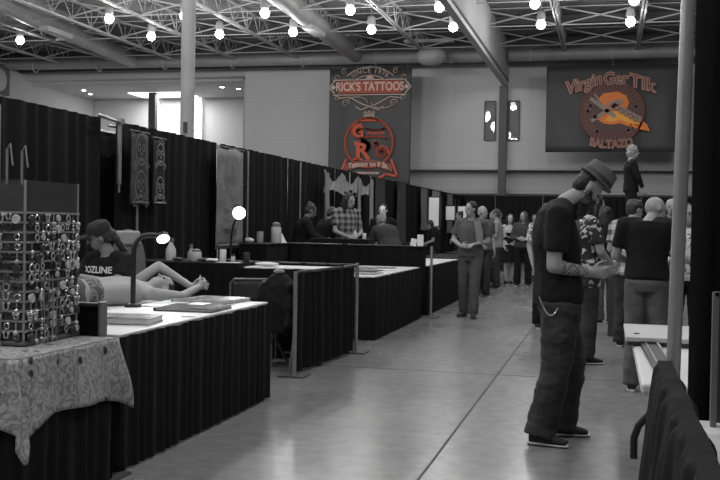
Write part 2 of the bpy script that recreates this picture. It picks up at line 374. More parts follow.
# lamps
def lamp():
    t = thing('globe_lamp', 'glowing white globe lamp hanging from the roof trusses', 'lamp', (0, 0, 0), 0, 'globe lamps under the roof')
    MB().sphere((0, 0, 0), .145).build('globe', M_lamp, t)
    MB().lathe((0, 0, .12), [(.1, 0), (.14, .06), (.12, .28), (.04, .34)]).build('ballast_housing', M_steel, t)
    MB().tube([(0, 0, .42), (0, 0, 1.0)], .012, 6).build('stem', M_steel, t); return t
lp = lamp(); first = True
spots = [(x, 31.4) for x in (-20.25, -15.23, -12.75, -10.17, -7.53, -4.88, -2.15, .52)] + [(x, 28.45) for x in (-15.23, -12.71, -10.11, -7.47, -4.83, -2.13, .56)]
for x, y in spots:
    if first: o = lp; o.location = (x, y, 7.6); first = False
    else: o = dup(lp, (x, y, 7.6))
    l = point('lamp_light', (x, y, 7.4), LAMP_FAR, .15)
for i in range(5):
    for j in range(5):
        x, y = -17.5+i*5.2, -3+j*6.2
        dup(lp, (x, y, 7.9)); point('lamp_light', (x, y, 7.7), LAMP_W, .35)

# ------------------------------------------------------------------ drape, posts, skirts
def sheet(p0, p1, z0, z1, folds, amp, seed=0, top=None, nz=10, gather=1.0, sag=0):
    p0, p1 = V(p0), V(p1); d = (p1-p0); L = d.length; d.normalize(); nr = V((-d.y, d.x)); rnd = random.Random(seed)
    n = max(12, int(folds*10)); ph = rnd.random()*6
    def fn(u, v):
        a = amp*(.45+.55*(1-v)) if gather else amp
        w_ = math.sin(u*folds*2*PI+ph+1.1*math.sin(u*folds*.7*PI+ph))
        k = a*w_+amp*.5*noise.noise(V((u*L*3+seed, v*2, seed*1.7)))
        zt = z1-sag*math.sin(PI*u)
        q = p0+d*(u*L)+nr*k; return V((q.x, q.y, z0+(zt-z0)*v+(.012*noise.noise(V((u*L*6, 3, seed))) if v == 1 else 0)))
    return MB().grid(n, nz, fn)
def upright(x, y, h, label, r=.019, group=None, base=True):
    t = thing('drape_post', label, 'post', (x, y, 0), 0, group)
    MB().tube([(0, 0, .01), (0, 0, h)], r, 12).build('pole', M_silver, t)
    if base: MB().box((0, 0, .008), (.24, .22, .014)).build('base_plate', mat('dull_base_plate', .12, .5, .5), t, smooth=False)
    return t
M_sheer = mat('grey_satin', .3, .6, bump=.2)
# 8 ft back drape of the left row, one curtain per booth
segs = [(7.0, 9.75), (10.15, 13.1), (13.15, 16.2), (16.3, 19.3), (19.35, 22.4), (22.45, 25.5), (25.55, 28.6), (28.65, 31.7), (31.75, 34.8), (34.85, 38)]
nm = ['behind the jewellery display at far left', 'behind the seated tattooist, hung with skull banners', 'beside the tall skull poster', 'behind the leaning dark figures', 'behind the white swag', 'with grey strips, past the swag', 'behind the walking man', 'far down the left row', 'near the end of the left row', 'at the very end of the left row']
for i, (a, b) in enumerate(segs):
    t = thing('pipe_and_drape', 'tall black booth curtain ' + nm[i], 'curtain', (-5.32, a, 0))
    MB().tube([(-.06, -.1, 2.40), (-.06, b-a+.1, 2.40)], .017, 8).build('rail', M_silver, t)
    sheet((0, 0), (0, b-a), .03, 2.455, 11, .035, i).build('curtain_panel', M_black, t)
t = thing('pipe_and_drape', 'tall black booth curtain set back in the gap at upper left', 'curtain', (-5.6, 9.0, 0))
sheet((0, 0), (0, 2.3), .03, 2.37, 9, .035, 33).build('curtain_panel', M_black, t)
MB().tube([(0, -.1, 2.36), (0, 2.4, 2.36)], .019, 8).build('rail', M_silver, t)
t = thing('drape_crossbar', 'silver telescopic bar hanging down at the gap between two curtains', 'bar', (-5.22, 10.02, 0))
MB().tube([(0, 0, 1.75), (0, 0, 2.44)], .026, 10).build('outer_tube', M_silver, t)
MB().tube([(0, 0, 1.66), (0, 0, 1.76)], .012, 8).build('inner_tube', M_silver, t)
MB().box((0, 0, 2.44), (.08, .08, .06)).build('bracket', M_silver, t, smooth=False)
MB().tube([(0, -.5, 2.46), (0, 0, 2.43)], .02, 8).build('rail', M_silver, t)
for i, (y, l) in enumerate(((16.6, 'tall slim silver post on the black curtain left of the dark figures'), (20.0, 'tall slim silver post left of the plaid shirt person'), (14.0, 'tall slim silver post at the right edge of the tall skull poster'), (10.5, 'slim silver post under the pair of skull banners'))):
    upright(-5.2 if y != 10.5 else -5.24, y, 2.41 if y != 10.5 else 2.3, l, .015)
upright(-5.2, 7.72, 2.35, 'thick pale post at the far left edge beside the curtain', .035)
# fan in its housing
t = thing('wall_fan', 'round pale fan in a dark square housing at far left', 'fan', (-25.3, 37.6, 7.2))
MB().box((-.1, 0, 0), (.3, 1.6, 1.2)).build('housing', M_darksteel, t, smooth=False)
MB().ell((.1, 0, 0), (0, .5, 0), (0, 0, .5), (.12, 0, 0)).build('disc', M_steel, t)
# drape across the end of the hall
for i in range(7):
    x = -7.6+i*1.75
    t = thing('pipe_and_drape', 'black curtain across the far aisle end, panel %s' % ['at its left end', 'left of the girl', 'behind the girl in the white top', 'left of the fedora man', 'behind the fedora man', 'behind the bald man', 'at its right end'][i], 'curtain', (x, 37.5, 0))
    sheet((0, 0), (1.72, 0), .03, 2.5, 6, .04, 50+i).build('curtain_panel', M_black, t)
    MB().tube([(-.02, 0, 2.5), (1.74, 0, 2.5)], .02, 8).build('rail', M_darksteel, t)

# low posts and low drapes on the aisle
upright(-2.58, 4.79, .93, 'short square grey post beside the patterned tablecloth', .024)
upright(-2.68, 8.46, .93, 'short silver post on a flat base next to the folding chairs')
upright(-2.56, 10.22, .95, 'short silver post at the far corner of the low black curtain')
upright(-2.5, 14.45, 1.05, 'short silver post between two black skirted tables further back')
def low_drape(p0, p1, h, label, seed, folds=8):
    t = thing('low_drape', label, 'curtain', (p0[0], p0[1], 0)); q = (p1[0]-p0[0], p1[1]-p0[1])
    sheet((0, 0), q, .04, h, folds, .03, seed, nz=12).build('curtain_panel', M_black, t)
    MB().tube([(0, 0, h-.01), (q[0], q[1], h-.01)], .016, 8).build('rail', M_blackmetal, t); return t
low_drape((-2.68, 8.5), (-2.57, 10.18), .93, 'waist-high black curtain along the aisle between two silver posts', 3, 9)
low_drape((-2.6, 4.80), (-3.3, 4.81), .92, 'short black curtain behind the patterned table at its grey post', 4, 4)
low_drape((-2.6, 14.55), (-5.2, 14.62), 1.05, 'waist-high black curtain dividing the booths in front of the plaid shirt person', 5, 12)
low_drape((-2.62, 10.32), (-5.2, 10.4), .93, 'waist-high black curtain behind the white topped counter', 6, 12)

def skirted_table(x0, x1, y0, y1, z, label, front=True, top=M_white, skirt=M_skirt, lead=True):
    t = thing('skirted_table', label, 'table', ((x0+x1)/2, (y0+y1)/2, 0)); hx, hy = (x1-x0)/2, (y1-y0)/2
    MB().box((0, 0, z-.02), (2*hx, 2*hy, .04)).build('tabletop', top, t, smooth=False, bevel=.008)
    s = MB(); f = lambda L: max(4, int(L*9))
    def wall(a, b, sd): 
        m = sheet(a, b, .015, z-.012, f(((a[0]-b[0])**2+(a[1]-b[1])**2)**.5), .012, sd, nz=8); s.add(m.v, m.f)
    e = .018
    wall((hx+e, -hy-e), (hx+e, hy+e), 1); wall((-hx-e, -hy-e), (hx+e, -hy-e), 2); wall((-hx-e, hy+e), (hx+e, hy+e), 3)
    s.build('skirt', skirt, t)
    for i in (-1, 1):
        for j in (-1, 1): MB().tube([(i*(hx-.08), j*(hy-.15), 0), (i*(hx-.08), j*(hy-.15), z-.04)], .014, 8).build('leg', M_blackmetal, t)
    return t
skirted_table(-3.3, -2.53, 4.88, 7.3, .75, 'white topped black skirted table with portfolios, beside the client')
skirted_table(-3.5, -2.63, 11.35, 14.2, .75, 'white topped black skirted table behind the low aisle curtain')
skirted_table(-3.5, -2.62, 14.75, 17.9, .75, 'white topped black skirted table beside the walking man')
skirted_table(-3.5, -2.62, 18.3, 21.2, .75, 'black skirted table just behind the walking man', top=M_skirt)
skirted_table(-3.5, -2.7, 21.8, 25.5, .75, 'black skirted table further down the left row by the girl', top=M_skirt)
skirted_table(-5.2, -3.62, 9.5, 10.05, .94, 'tall black skirted counter holding the spray bottles', top=M_skirt)
skirted_table(-3.56, -2.7, 9.5, 10.05, .91, 'tall white topped counter behind the low aisle curtain')
skirted_table(-4.55, -3.6, 15.0, 15.4, 1.12, 'black draped counter in front of the hooded person', top=M_skirt)
skirted_table(-4.6, -3.6, 18.9, 19.5, 1.0, 'black draped counter with pale clutter behind the walking man', top=M_skirt)

# ------------------------------------------------------------------ front left: patterned table and jewellery display
t = skirted_table(-3.9, -2.5, 3.86, 4.70, .745, 'black skirted table under the skull print cloth at bottom left')
X0, X1, Y0, Y1 = -4.0, -2.47, 3.83, 4.735
def cloth():
    m = MB(); z = .753
    # top, front (aisle) side, camera side; hanging corners longer
    def top(u, v):
        return V((X0+(X1-X0)*u, Y0+(Y1-Y0)*v, z+.002*noise.noise(V((u*9, v*9, 1)))))
    m.grid(24, 14, top)
    def hem(s): return .285+.07*noise.noise(V((s*2.1, 4, 2)))
    def front(u, v):          # u along +Y on the aisle side
        y = Y0+(Y1-Y0)*u; c = abs(u-.5)*2; L = hem(u)+.10*c**4
        fo = .022*math.sin(u*13)*v+.05*v*max(0, u-.8)*4*math.sin(v*3)
        return V((X1+.012+fo+.02*v, y+(.11*v*max(0, u-.75)*4-.05*v*max(0, .25-u)*4), z-L*v))
    m.grid(26, 14, front)
    def side(u, v):           # camera side
        x = X0+(X1-X0)*u; c = max(0, u-.75)*4; L = hem(u+3)*.85+.10*c**2
        return V((x+.10*v*c, Y0-.012-.018*v-.02*math.sin(u*24)*v-.035*v*c, z-L*v))
    m.grid(40, 14, side)
    # the corner point of spare cloth
    a, b = front(0, 0), front(0, 1)
    def corner(u, v):
        p, q = side(1, v), front(0, v); k = p.lerp(q, u); k += V((.05, -.05, -.06*v))*math.sin(PI*u)*v; return k
    m.grid(6, 14, corner)
    def corner2(u, v):
        p = front(1, v); q = V((X1-.1*v, Y1+.03+.07*v, z-.24*v)); return p.lerp(q, u)+V((0, .03, -.05*v))*math.sin(PI*u)*v
    m.grid(6, 14, corner2)
    return m.build('tablecloth', M_cloth, solid=.002)
tag(cloth(), 'pale skull print cloth draped over the table at bottom left', 'tablecloth')

RA = math.radians(62)
rk = thing('jewellery_display', 'clear acrylic display tower full of body jewellery on the patterned tablecloth', 'display', (-2.94, 4.465, .757), math.atan2(.5, -.01)-PI/2)
# square tower: half width .2 in a frame whose faces look to the aisle and to the camera
hw = .25; Ht = .77
MB().box((0, 0, .012), (.53, .53, .022)).build('base_tray', mat('grey_tray', .12, .35), rk, smooth=False, bevel=.006)
m = MB()
for s_ in (-1, 1):
    m.box((s_*hw, 0, .02+Ht/2), (.004, 2*hw, Ht)); m.box((0, s_*hw, .02+Ht/2), (2*hw, .004, Ht))
m.build('acrylic_panel', M_acr, rk, smooth=False)
for i in (-1, 1):
    for j in (-1, 1): MB().box((i*hw, j*hw, .02+Ht/2), (.009, .009, Ht)).build('corner_rod', mat('bright_acrylic_edge', .35, .2), rk, smooth=False)
rows = [.635-.047*k for k in range(13)]
m = MB()
for z in rows:
    for s_ in (-1, 1): m.box((s_*(hw+.008), 0, z), (.012, 2*hw, .010)); m.box((0, s_*(hw+.008), z), (2*hw, .012, .010))
m.build('display_strip', mat('acrylic_strip', .3, .25), rk, smooth=False)
m = MB()
for z in rows[::4]: m.box((0, 0, z-.01), (2*hw-.01, 2*hw-.01, .004))
m.build('inner_shelf', M_acr, rk, smooth=False)
for (px, py, h) in ((-.02, -.1, .95), (.2, -.2, .93), (.12, -.2, .94)):
    MB().tube([(px, py, Ht), (px, py, h)], .006, 6).tube([(px, py, h), (px+.03, py-.02, h+.025), (px+.05, py-.03, h-.08)], .004, 6).build('necklace_hook', M_silver, rk)
def piece(kind):
    m = MB()
    if kind == 0: m.torus((0, 0, -.018), .013, .0028, (1, 0, 0), (0, 0, 1), 12, 5).sphere((0, 0, -.033), .0055, 8)
    elif kind == 1: m.loft([(V((0, .003, -.02)), V((.014, 0, 0)), V((0, 0, .014))), (V((0, -.006, -.02)), V((.011, 0, 0)), V((0, 0, .011)))], 12).torus((0, -.004, -.02), .013, .003, (1, 0, 0), (0, 0, 1), 12, 5)
    elif kind == 2: m.tube([(0, 0, 0), (0, 0, -.03)], .002, 5).sphere((0, 0, -.034), .009, 8).sphere((0, 0, -.05), .006, 8)
    else: m.tube([(-.012, 0, -.008), (-.008, 0, -.03), (.008, 0, -.03), (.012, 0, -.008)], .0028, 5).sphere((-.012, 0, -.006), .006, 8).sphere((.012, 0, -.006), .006, 8)
    return m
km = [M_chrome, mat('dark_bead', .06, .2), mat('pale_metal', .5, .3, .3), mat('pale_bead', .6, .3)]
protos = [piece(k).build('body_jewellery', km[(k*3) % 4], smooth=True) for k in range(4)]
protos += [piece(k).build('body_jewellery', km[(k*3+2) % 4], smooth=True) for k in range(4)]
for p in protos: tag(p, 'small piece of body jewellery hanging on the clear acrylic display tower', 'jewellery', 'body jewellery on the acrylic tower')
used = set(); rnd = random.Random(3)
Mr = Matrix.Translation(rk.location) @ Matrix.Rotation(rk.rotation_euler.z, 4, 'Z')
for face in range(2):
    for z in rows:
        for k in range(10):
            u = -hw+.03+k*(2*hw-.06)/9+rnd.uniform(-.006, .006)
            if rnd.random() < .08: continue
            p = V((hw+.018, u, z-.003)) if face == 0 else V((u, -hw-.018, z-.003))
            w_ = Mr @ p; q = rnd.randrange(8)
            if q in used: o = protos[q].copy(); col.objects.link(o)
            else: o = protos[q]; used.add(q)
            o.location = w_; o.rotation_euler = (0, 0, rk.rotation_euler.z+(PI/2 if face == 0 else 0)); k_ = rnd.uniform(.95, 1.6); o.scale = (k_, k_, k_)
# price card and long chains on the tower
for i, (u, zt, L, fc) in enumerate(((-.1, .33, .3, 0), (-.02, .33, .3, 0), (-.08, .3, .26, 1), (.13, .3, .27, 1))):
    p = lambda du, z, u=u, fc=fc: Mr @ (V((hw+.03, u+du, z)) if fc == 0 else V((u+du, -hw-.03, z)))
    m = MB().tube([p(-.025, zt), p(-.01, zt-L), p(.012, zt-L-.01), p(.03, zt)], .0028, 5); m.torus(p(0, zt-L-.02), .016, .004, Mr.to_3x3() @ V((0, 1, 0) if fc == 0 else (1, 0, 0)), (0, 0, 1), 12, 5)
    tag(m.build('necklace', M_silver), 'thin silver chain with a ring pendant hanging low on the acrylic tower', 'necklace', 'chains on the acrylic tower')
for i, (u, z, fc) in enumerate(((.05, .40, 1), (-.12, .07, 1), (.1, .05, 1))):
    p = Mr @ V((u, -hw-.03, z)); tag(MB().box(p, (.07, .004, .05), Matrix.Rotation(rk.rotation_euler.z, 3, 'Z')).build('price_card', mat('grey_card', .35, .6), smooth=False), 'small pale card fixed to the acrylic jewellery tower ' + ['at mid height', 'at its foot, left card', 'at its foot, right card'][i], 'card')

# ------------------------------------------------------------------ things on the table beside the client
def folder(name, label, x, y, z, w_, d_, h, rz, cover, pages=True, top=None):
    t = thing(name, label, 'portfolio', (x, y, z), rz)
    MB().box((0, 0, .003), (w_, d_, .005)).box((0, 0, h), (w_, d_, .005)).box((-w_/2+.004, 0, h/2), (.008, d_, h)).build('cover', cover, t, smooth=False, bevel=.002)
    MB().box((.004, 0, h/2), (w_-.02, d_-.02, h-.008)).build('pages', M_paper, t, smooth=False)
    if top: MB().box((0, 0, h+.004), (w_*.86, d_*.86, .003)).build('picture_sheet', top, t, smooth=False)
    return t
folder('portfolio_book', 'thick portfolio book with a glossy cover on the near end of the white table', -2.80, 5.48, .752, .38, .3, .035, .15, M_gloss, top=M_gloss)
folder('portfolio_book', 'thin dark portfolio book lying in the middle of the white table', -2.78, 6.45, .752, .42, .42, .018, .05, M_darkgrey, top=mat('dark_print', .03, .3, var=.5, vscale=20))
folder('portfolio_book', 'open pale portfolio book at the far end of the white table', -2.92, 7.12, .752, .42, .5, .022, -.1, M_gloss, top=M_gloss)
tag(MB().box((-3.12, 6.75, .757), (.24, .5, .006)).build('paper_sheet', M_paper, smooth=False), 'white sheet lying behind the dark portfolio book', 'paper')
tag(MB().box((-2.80, 6.6, .7775), (.12, .16, .005)).build('business_card', M_paper, smooth=False), 'small white card lying on the dark portfolio book', 'card')
tag(MB().box((-2.60, 5.95, .755), (.08, .05, .004)).build('business_card', M_paper, smooth=False), 'small white card near the aisle edge of the white table', 'card')

def task_lamp(name, label, base, pts, head, hdir, r=.012, hr=.05):
    t = thing(name, label, 'lamp', base)
    MB().lathe((0, 0, 0), [(.06, 0), (.06, .02), (.02, .03)]).build('base', M_blackmetal, t)
    MB().tube(pts, r, 10).build('gooseneck', M_blackmetal, t)
    h = V(head); d = V(hdir).normalized(); a = d.orthogonal().normalized(); b = d.cross(a)
    MB().loft([(h-d*.04, a*hr*.4, b*hr*.4), (h-d*.02, a*hr, b*hr), (h+d*.012, a*hr*1.08, b*hr*1.08)], 18).build('lamp_head', M_blackmetal, t)
    MB().loft([(h+d*.010, a*hr, b*hr), (h+d*.018, a*hr, b*hr)], 18).build('light_disc', M_lampw, t)
    l = bpy.data.lights.new('task_light', 'SPOT'); l.energy = 14; l.spot_size = 2.2; l.spot_blend = .6; l.shadow_soft_size = .06
    o = bpy.data.objects.new('task_light', l); col.objects.link(o); o.parent = t; o.location = h+d*.03; o.rotation_euler = d.to_track_quat('-Z', 'Y').to_euler()
    return t
def bez(p, n=10):
    p = [V(q) for q in p]; out = []
    for i in range(n+1):
        t = i/n; q = list(p)
        while len(q) > 1: q = [q[k].lerp(q[k+1], t) for k in range(len(q)-1)]
        out.append(q[0])
    return out
# lamp over the client: stands on the white table
task_lamp('task_lamp', 'black gooseneck task lamp shining over the lying client', (-3.24, 6.45, .752), [(0, 0, .02), (0, 0, .36)] + bez([(0, 0, .38), (.0, 0, .5), (.06, .06, .52), (.12, .12, .5)], 8), (.15, .15, .49), (.45, -.5, -.74), .019, .044)
task_lamp('ring_lamp', 'bright round lamp on a black gooseneck beside the tall skull poster', (-3.83, 9.85, .942), bez([(0, 0, .02), (-.02, 0, .2), (.0, 0, .38), (.06, -.02, .46)], 10), (.09, -.03, .51), (.35, -.9, .05), .012, .066)

# ------------------------------------------------------------------ massage table
t = thing('treatment_table', 'padded table under a white sheet carrying the lying client', 'treatment table', (-4.03, 6.72, -.03), -.58)
MB().box((0, 0, .68), (.58, 2.0, .07)).build('pad', M_darkgrey, t, smooth=False, bevel=.02)
MB().box((0, 0, .718), (.61, 2.04, .01)).grid(20, 4, lambda u, v: V((.306, -1.02+2.04*u, .72-.14*v+.02*noise.noise(V((u*8, 0, 0)))*v))).build('sheet', M_sheet, t)
for i in (-1, 1):
    for j in (-1, 1): MB().tube([(i*.25, j*.9, .03), (i*.25, j*.8, .66)], .02, 8).build('leg', M_blackmetal, t)

# ------------------------------------------------------------------ folding chair
def folding_chair(x, y, rz, label):
    t = thing('folding_chair', label, 'chair', (x, y, 0), rz)
    MB().grid(10, 5, lambda u, v: V((-.2+.4*u, -.02+.03*math.cos((u-.5)*PI), .58+.2*v))).build('backrest', M_darkgrey, t, solid=.012)
    MB().tube(bez([(-.225, .05, .02), (-.225, -.02, .8), (-.2, -.02, .83), (.2, -.02, .83), (.225, -.02, .8), (.225, .05, .02)], 2) if False else [(-.225, .12, .0), (-.225, .0, .6), (-.222, -.015, .76), (-.19, -.02, .80), (.19, -.02, .80), (.222, -.015, .76), (.225, .0, .6), (.225, .12, 0)], .012, 8).build('back_frame', M_grey, t)
    MB().box((0, -.24, .44), (.40, .38, .02)).build('seat', M_darkgrey, t, smooth=False, bevel=.008)
    for s_ in (-1, 1): MB().tube([(s_*.2, -.44, 0), (s_*.2, -.03, .5)], .012, 8).build('leg', M_grey, t)
    MB().tube([(-.2, -.38, .1), (.2, -.38, .1)], .009, 6).build('stretcher', M_grey, t); return t
folding_chair(-3.38, 9.3, yaw+.05, 'dark metal folding chair facing out behind the white table end')
folding_chair(-2.97, 8.85, PI-.3, 'dark folding chair under the draped black jacket')
t = thing('jacket', 'black jacket draped over a folding chair beside the low curtain', 'jacket', (-2.97, 8.85, 0), PI-.3)
MB().loft([(V((0, .02, .35)), V((.17, 0, 0)), V((0, .12, 0))), (V((0, .0, .6)), V((.18, 0, 0)), V((0, .11, 0))), (V((0, -.01, .80)), V((.15, 0, 0)), V((0, .08, 0))), (V((0, -.01, .88)), V((.08, 0, 0)), V((0, .05, 0)))], 20).capsule((-.15, .02, .76), .05, (-.19, .1, .42), .045).capsule((.15, .02, .76), .05, (.19, .1, .42), .045).bake('body', M_tee, t, .014, 3, .02, 7)
MB().ell((0, -.01, .90), (.06, 0, 0), (0, .05, 0), (0, 0, .03)).build('collar', M_grey, t)

# ------------------------------------------------------------------ counter items
def spray_bottle(x, y, z, s, label, m_=M_white):
    t = thing('spray_bottle', label, 'bottle', (x, y, z), random.uniform(-2, 2))
    MB().lathe((0, 0, 0), [(.045*s, 0), (.048*s, .01), (.046*s, .1*s), (.02*s, .15*s), (.014*s, .17*s)]).build('bottle_body', m_, t)
    MB().box((.012, 0, .19*s), (.06*s, .025*s, .03*s)).tube([(.04*s, 0, .185*s), (.045*s, 0, .15*s)], .005, 6).build('trigger_head', M_grey, t, smooth=False); return t
def jar(name, x, y, z, r, h, label, m_, lid=None):
    t = thing(name, label, name.split('_')[-1], (x, y, z))
    MB().lathe((0, 0, 0), [(r*.9, 0), (r, .01), (r, h*.9), (r*.92, h)]).build('jar_body', m_, t)
    if lid: MB().lathe((0, 0, h), [(r*.8, -.002), (r*.8, h*.2), (r*.3, h*.3)]).build('lid', lid, t)
    return t
zc = .942
spray_bottle(-4.47, 9.75, zc, 1.15, 'large white spray bottle at the left of the black counter')
spray_bottle(-4.26, 9.8, zc, .85, 'smaller translucent spray bottle next to the pale tub', mat('cloudy_plastic', .4, .3))
jar('plastic_tub', -4.16, 9.7, zc, .055, .1, 'pale plastic tub on the black counter by the small spray bottle', M_white, M_grey)
jar('paper_cup', -3.88, 9.74, zc, .035, .13, 'white paper cup at the foot of the bright ring lamp', M_paper)
jar('ink_bottle', -3.76, 9.72, zc, .022, .06, 'small dark topped bottle right of the paper cup', M_white, M_blackmetal)
tag(MB().ell((-4.35, 9.66, zc+.02), (.06, 0, 0), (0, .03, 0), (0, 0, .02)).build('tattoo_machine', M_darkgrey), 'dark tattoo machine lying by the large spray bottle', 'tool')
tag(MB().ell((-4.05, 9.64, zc+.022), (.07, .01, 0), (0, .03, 0), (0, 0, .02)).bake('glove', mat('dark_glove', .08, .5), None, .006, 2, .006, 40), 'crumpled dark glove on the counter beside the pale tub', 'glove')
tag(MB().ell((-3.95, 9.62, zc+.02), (.07, 0, 0), (0, .05, 0), (0, 0, .018)).bake('paper_towel', M_paper, None, .006, 2, .008, 30), 'crumpled white paper towel beside the paper cup', 'towel')
tag(MB().box((-3.76, 9.6, zc+.002), (.24, .12, .004)).build('paper_sheet', M_paper, smooth=False), 'white sheet lying under the ring lamp on the counter edge', 'paper')
tag(MB().ell((-3.40, 9.75, .934), (.13, 0, 0), (0, .1, 0), (0, 0, .018)).build('rolled_towel', M_sheet), 'folded white towel on the left of the white counter', 'towel')
jar('dark_canister', -3.66, 9.85, .942, .035, .1, 'dark canister standing between the two counters', M_darkgrey)
z3 = 1.122
tg = thing('shelf_unit', 'black skirted back shelf under the white canister by the dark figures', 'shelf', (-4.92, 14.0, 0))
MB().box((0, 0, .52), (.4, 1.0, 1.04)).build('cabinet', M_skirt, tg, smooth=False); MB().box((0, 0, 1.045), (.44, 1.04, .012)).build('top', M_darkgrey, tg, smooth=False)
jar('large_canister', -4.78, 14.1, 1.052, .075, .24, 'large white canister standing left of the dark figures', M_white, M_grey)
jar('small_canister', -4.98, 13.95, 1.052, .05, .17, 'smaller pale canister left of the large white one', mat('pale_plastic', .4, .5))
tag(MB().ell((-5.05, 13.7, 1.09), (.07, 0, 0), (0, .07, 0), (0, 0, .04)).bake('cloth_wad', M_sheet, None, .01, 2, .01, 20), 'crumpled pale cloth left of the canisters', 'cloth')
tag(MB().lathe((-4.80, 14.42, 1.052), [(.08, 0), (.06, .03), (.01, .14)]).build('napkin_cone', M_paper), 'little white folded cone right of the large canister', 'napkin')
spray_bottle(-3.85, 15.2, 1.122, .8, 'small white spray bottle on the black counter right of the plaid shirt')
jar('paper_cup', -3.7, 15.2, 1.122, .03, .09, 'small white cup on the black counter by the hooded person', M_paper)
for i, (x, y) in enumerate(((-2.68, 14.5), (-2.78, 14.5))):
    tag(MB().box((x, y, 1.13-.03*i), (.09, .02, .17-.06*i), Matrix.Rotation(.2*i, 3, 'Y')).build('price_card', M_paper, smooth=False), ['tall white card standing on the post top by the far tables', 'shorter white card left of the tall one by the far tables'][i], 'card')
# papers on the far tables
for i, (x, y, w_, d_, m_, l) in enumerate(((-2.95, 11.9, .5, .5, M_gloss, 'glossy flash sheet on the near end of the second aisle table'), (-3.05, 12.6, .4, .5, mat('dark_print', .03), 'dark flash sheet in the middle of the second aisle table'), (-3.1, 13.4, .5, .5, M_gloss, 'glossy flash sheet on the far end of the second aisle table'), (-2.85, 12.9, .25, .3, M_paper, 'white sheet near the aisle edge of the second table'))):
    tag(MB().box((x, y, .757), (w_, d_, .008)).build('flash_sheet', m_, smooth=False), l, 'paper')

# ------------------------------------------------------------------ lettering and flat artwork helpers
def flat_text(s, size, fn, name, m_, parent, spacing=1.0, bold=.02, center=True):
    cu = bpy.data.curves.new('t', 'FONT'); cu.body = s; cu.size = size; cu.align_x = 'CENTER'; cu.align_y = 'CENTER'; cu.offset = bold*size; cu.space_character = spacing; cu.resolution_u = 4
    o = bpy.data.objects.new('t', cu); col.objects.link(o); dg = bpy.context.evaluated_depsgraph_get()
    me = bpy.data.meshes.new_from_object(o.evaluated_get(dg), depsgraph=dg); bpy.data.objects.remove(o)
    m = MB(); m.add([fn(v.co.x, v.co.y) for v in me.vertices], [tuple(p.vertices) for p in me.polygons]); bpy.data.meshes.remove(me)
    return m.build(name, m_, parent, smooth=False)
def strip(m, pts, w_, fn):
    for i in range(len(pts)-1):
        a, b = V(pts[i]), V(pts[i+1]); d = (b-a)
        if d.length < 1e-6: continue
        d.normalize(); n = V((-d.y, d.x))*w_/2; a2 = a-d*w_*.2; b2 = b+d*w_*.2
        m.add([fn(*(a2+n)), fn(*(a2-n)), fn(*(b2-n)), fn(*(b2+n))], [(0, 1, 2, 3)])
def poly(m, pts, fn): m.add([fn(*p) for p in pts], [tuple(range(len(pts)))])
def arc(cx, cy, rx, ry, a0, a1, n=30): return [(cx+rx*math.cos(math.radians(a0+(a1-a0)*i/n)), cy+ry*math.sin(math.radians(a0+(a1-a0)*i/n))) for i in range(n+1)]
def spiral(cx, cy, r0, r1, a0, turns, n=24): return [(cx+(r0+(r1-r0)*i/n)*math.cos(a0+turns*2*PI*i/n), cy+(r0+(r1-r0)*i/n)*math.sin(a0+turns*2*PI*i/n)) for i in range(n+1)]

M_ban = mat('charcoal_banner_vinyl', .045, .6, bump=.15, bscale=6)
M_or = mat('orange_red_ink', (.52, .075, .03), .6); M_or2 = mat('bright_orange_ink', (.75, .2, .03), .6); M_cream = mat('cream_ink', (.55, .4, .33), .6)
M_brown = mat('brown_red_ink', (.22, .06, .04), .6); M_tan = mat('dusty_tan_ink', (.30, .22, .19), .6); M_yel = mat('amber_ink', (.85, .38, .05), .6)
# banner 1
def banner(name, label, x0, x1, y, z0, z1, wav=.05):
    t = thing(name, label, 'banner', ((x0+x1)/2, y, (z0+z1)/2)); W, H_ = (x1-x0), (z1-z0)
    MB().grid(50, 12, lambda u, v: V((W*(u-.5), wav*.5*math.sin(u*19)*(1-.4*v)+wav*.4*noise.noise(V((u*4, v*3, 2))), H_*(v-.5)))).build('banner_cloth', M_ban, t, solid=.006)
    for s_ in (-.9, 0, .9): MB().tube([(W/2*s_, 0, H_/2-.05), (W/2*s_, 0, H_/2+.16)], .02, 6).build('tie', M_darksteel, t)
    return t
b1 = banner('hanging_banner', 'tall dark banner with orange tattoo shop lettering on the end wall', -10.68, -7.42, 37.7, 2.7, 7.36)
f1 = lambda x, y: V((x, -.09, y))
f1b = lambda x, y: V((x, -.10, y)); f1c = lambda x, y: V((x, -.11, y))
m = MB(); poly(m, [(-1.25, 1.36), (1.25, 1.36), (1.25, 1.84), (-1.25, 1.84)], f1); m.build('name_panel', mat('deep_red_ink', (.33, .05, .025), .6), b1, smooth=False)
flat_text("RICK'S TATTOOS", .44, lambda x, y: f1b(x*.80, y*1.05+1.6), 'lettering', M_cream, b1, 1.0, .03)
def on_arc(cx, cy, r, f): return lambda x, y: f(cx+(r+y)*math.sin(x/r), cy+(r+y)*math.cos(x/r))
flat_text('SINCE 1978', .26, on_arc(0, .95, 1.28, f1b), 'lettering', M_tan, b1, 1.2, .02)
m = MB()
strip(m, arc(0, .95, 1.42, 1.42, 50, 130), .03, f1); strip(m, arc(0, .95, 1.1, 1.1, 45, 135), .03, f1)
strip(m, [(-1.45, 1.88), (1.45, 1.88)], .035, f1); strip(m, [(-1.45, 1.30), (1.45, 1.30)], .035, f1)
